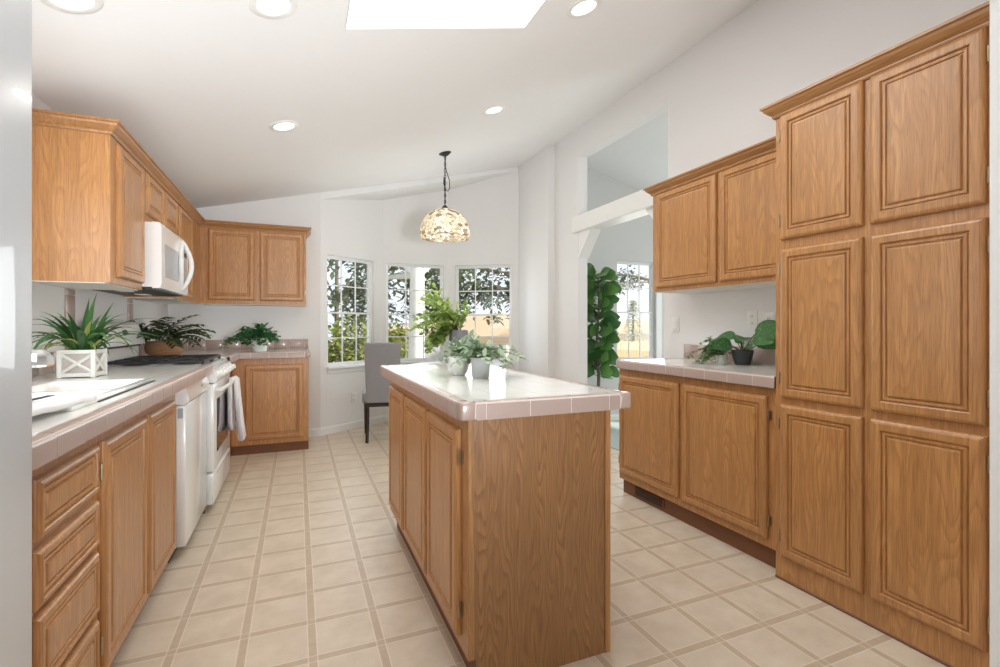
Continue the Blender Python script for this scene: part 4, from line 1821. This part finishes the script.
rnd = random.Random(11)
tree('pale_trunk_tree', 'tree with thick whitish trunk just outside the center bay window', 1.86, 8.2, .14, 4.2,
     [(-.9, .3, 3.0, .8, .6, .7), (.8, .5, 2.9, .7, .6, .6), (-.3, .8, 3.8, 1.2, .9, .8), (-.8, 1.0, 2.2, .45, .4, .45)], L_TREE, BARK, 1500, .17, flare=2.0, lean=.04)
tree('broadleaf_tree', 'leafy tree against the sky outside the left bay window', .75, 10.7, .05, 3.6,
     [(-.5, 0, 2.3, .7, .5, .4), (.7, .2, 3.4, .8, .5, .4), (-.5, .4, 3.3, .5, .5, .5), (.6, 0, 2.2, .5, .5, .4), (1.5, .5, 3.0, .6, .6, .7)], L_TREED, BARKD, 1250, .18)
tree('broadleaf_tree', 'dark grey-green tree filling the upper right bay window', 6.3, 11.0, .2, 4.0,
     [(-2.6, 0, 3.2, 1.0, .7, .9), (-1.3, .2, 3.0, 1.1, .7, 1.0), (-1.9, .4, 4.0, 1.5, .7, .8), (-.6, 0, 2.6, .7, .5, .6), (-3.0, .3, 2.5, .6, .5, .7), (-1.7, .2, 2.3, 1.0, .5, .5)], L_TREED, BARKD, 5600, .17)
tree('broadleaf_tree', 'darker tree behind the whitish trunk in the center bay window', 2.7, 12.4, .07, 4.0,
     [(-1.1, 0, 2.6, .8, .6, 1.0), (.6, .2, 2.8, .8, .6, 1.0), (-.2, .4, 3.8, 1.5, .7, .7), (.0, 0, 1.8, 1.2, .5, .7)], L_TREED, BARKD, 3200, .18)
tree('broadleaf_tree', 'tree whose dark leaves hang at the top of the next-room window', 12.2, 12.6, .15, 4.6,
     [(-3.0, 0, 3.1, .6, .4, .4), (-2.3, .2, 3.3, .6, .4, .45), (-3.5, 0, 3.4, .3, .3, .3)], L_TREED, BARKD, 800, .16)


def bush(label, x, y, rad, count, L, mat=L_BUSH):
    r = thing('garden_shrub', label, 'shrub', (x, y, GZ))
    m = MB()
    crown_leaves(m, rnd, (0, 0, rad[2] * .95), rad, count, L, False)
    m.build('leaves', mat, r)
    m = MB()
    for k in range(6):
        a = k * 1.05
        m.tube([(0, 0, 0), (math.cos(a) * rad[0] * .3, math.sin(a) * rad[1] * .3, rad[2] * .6), (math.cos(a) * rad[0] * .6, math.sin(a) * rad[1] * .6, rad[2] * 1.3)], [.02, .015, .008], 5)
    m.build('stems', BARKD, r)


bush('yellow-green shrub low outside the left bay window', .85, 8.7, (.62, .45, 1.0), 2600, .15)
bush('tall leafy shrub beside the whitish trunk in the center window', 1.62, 9.1, (.36, .4, .95), 1500, .14)
bush('green shrub behind the vase outside the center window', 2.75, 8.6, (.5, .4, .66), 1200, .14, L_TREE)
bush('low light shrub at the foot of the left bay window', .42, 7.7, (.26, .3, .55), 900, .12)
bush('large olive shrub farther left beyond the left bay window', -1.6, 10.2, (1.2, .6, 1.1), 1800, .18)


def house(name, label, x, y, w, d, h, rh, wallc, roofc, rotz=0.0):
    r = thing(name, label, 'house', (x, y, GZ), rotz)
    m = MB()
    m.box(-w / 2, w / 2, 0, d, 0, h)
    m.build('walls', wallc, r)
    m = MB()
    m.prism([(-w / 2 - .3, h - .05), (w / 2 + .3, h - .05), (w / 2 + .3, h + .08), (0, h + rh), (-w / 2 - .3, h + .08)], 'y', -.35, d + .3)
    m.build('roof', roofc, r)
    for k in range(3):
        cx = -w / 2 + w * (k + .5) / 3
        m = MB()
        m.box(cx - .45, cx + .45, -.04, .02, h * .4, h * .8, .01)
        f = m.build('window', TRIM, r)
        m = MB()
        m.box(cx - .38, cx + .38, -.05, -.04, h * .43, h * .77)
        m.build('pane', GREYPANEL, f)
    return r


HW = plain('cream_siding', lin(232, 222, 210), .8, var=.03)
HR = plain('tan_shingle', lin(206, 184, 160), .9, var=.1, nscale=12)
house('neighbour_house', 'neighbouring cream house with tan roof outside the right bay window', 6.3, 15.5, 7.0, 6, 1.45, .75, HW, HR)
house('neighbour_house', 'neighbouring low house seen through the next-room window', 14.3, 17.0, 6.0, 6, 1.5, .55, HW, HR)
# conifer and fence beyond the living window
r = thing('conifer', 'small pointed conifer on the skyline of the next-room window', 'tree', (12.2, 15.6, GZ))
m = MB()
m.tube([(0, 0, 0), (0, 0, 2.7)], [.1, .02], 8)
m.build('trunk', BARKD, r)
m = MB()
for k in range(700):
    t_ = rnd.random() ** .7
    a = rnd.uniform(0, 6.28)
    rr = (1 - t_) * .55 * rnd.uniform(.5, 1)
    m.leaf((math.cos(a) * rr, math.sin(a) * rr, .7 + t_ * 2.1), rdir(a, -.2), (0, 0, 1), .18, .08, .2, 2, .1)
m.build('crown', L_BUSH, r)
fe = thing('garden_fence', 'tan wooden fence beyond the next-room window', 'fence', (9.0, 12.6, GZ))
m = MB()
for k in range(44):
    m.box(-1.5 + k * .125, -1.5 + k * .125 + .118, 0, .02, .05, 1.25 + .02 * (k % 2))
m.build('boards', plain('tan_boards', lin(206, 178, 142), .85, var=.15, nscale=5), fe)
m = MB()
for z in (.3, 1.0):
    m.box(-1.5, 4.0, .02, .06, z, z + .08)
m.build('rails', plain('tan_boards', lin(206, 178, 142)), fe)
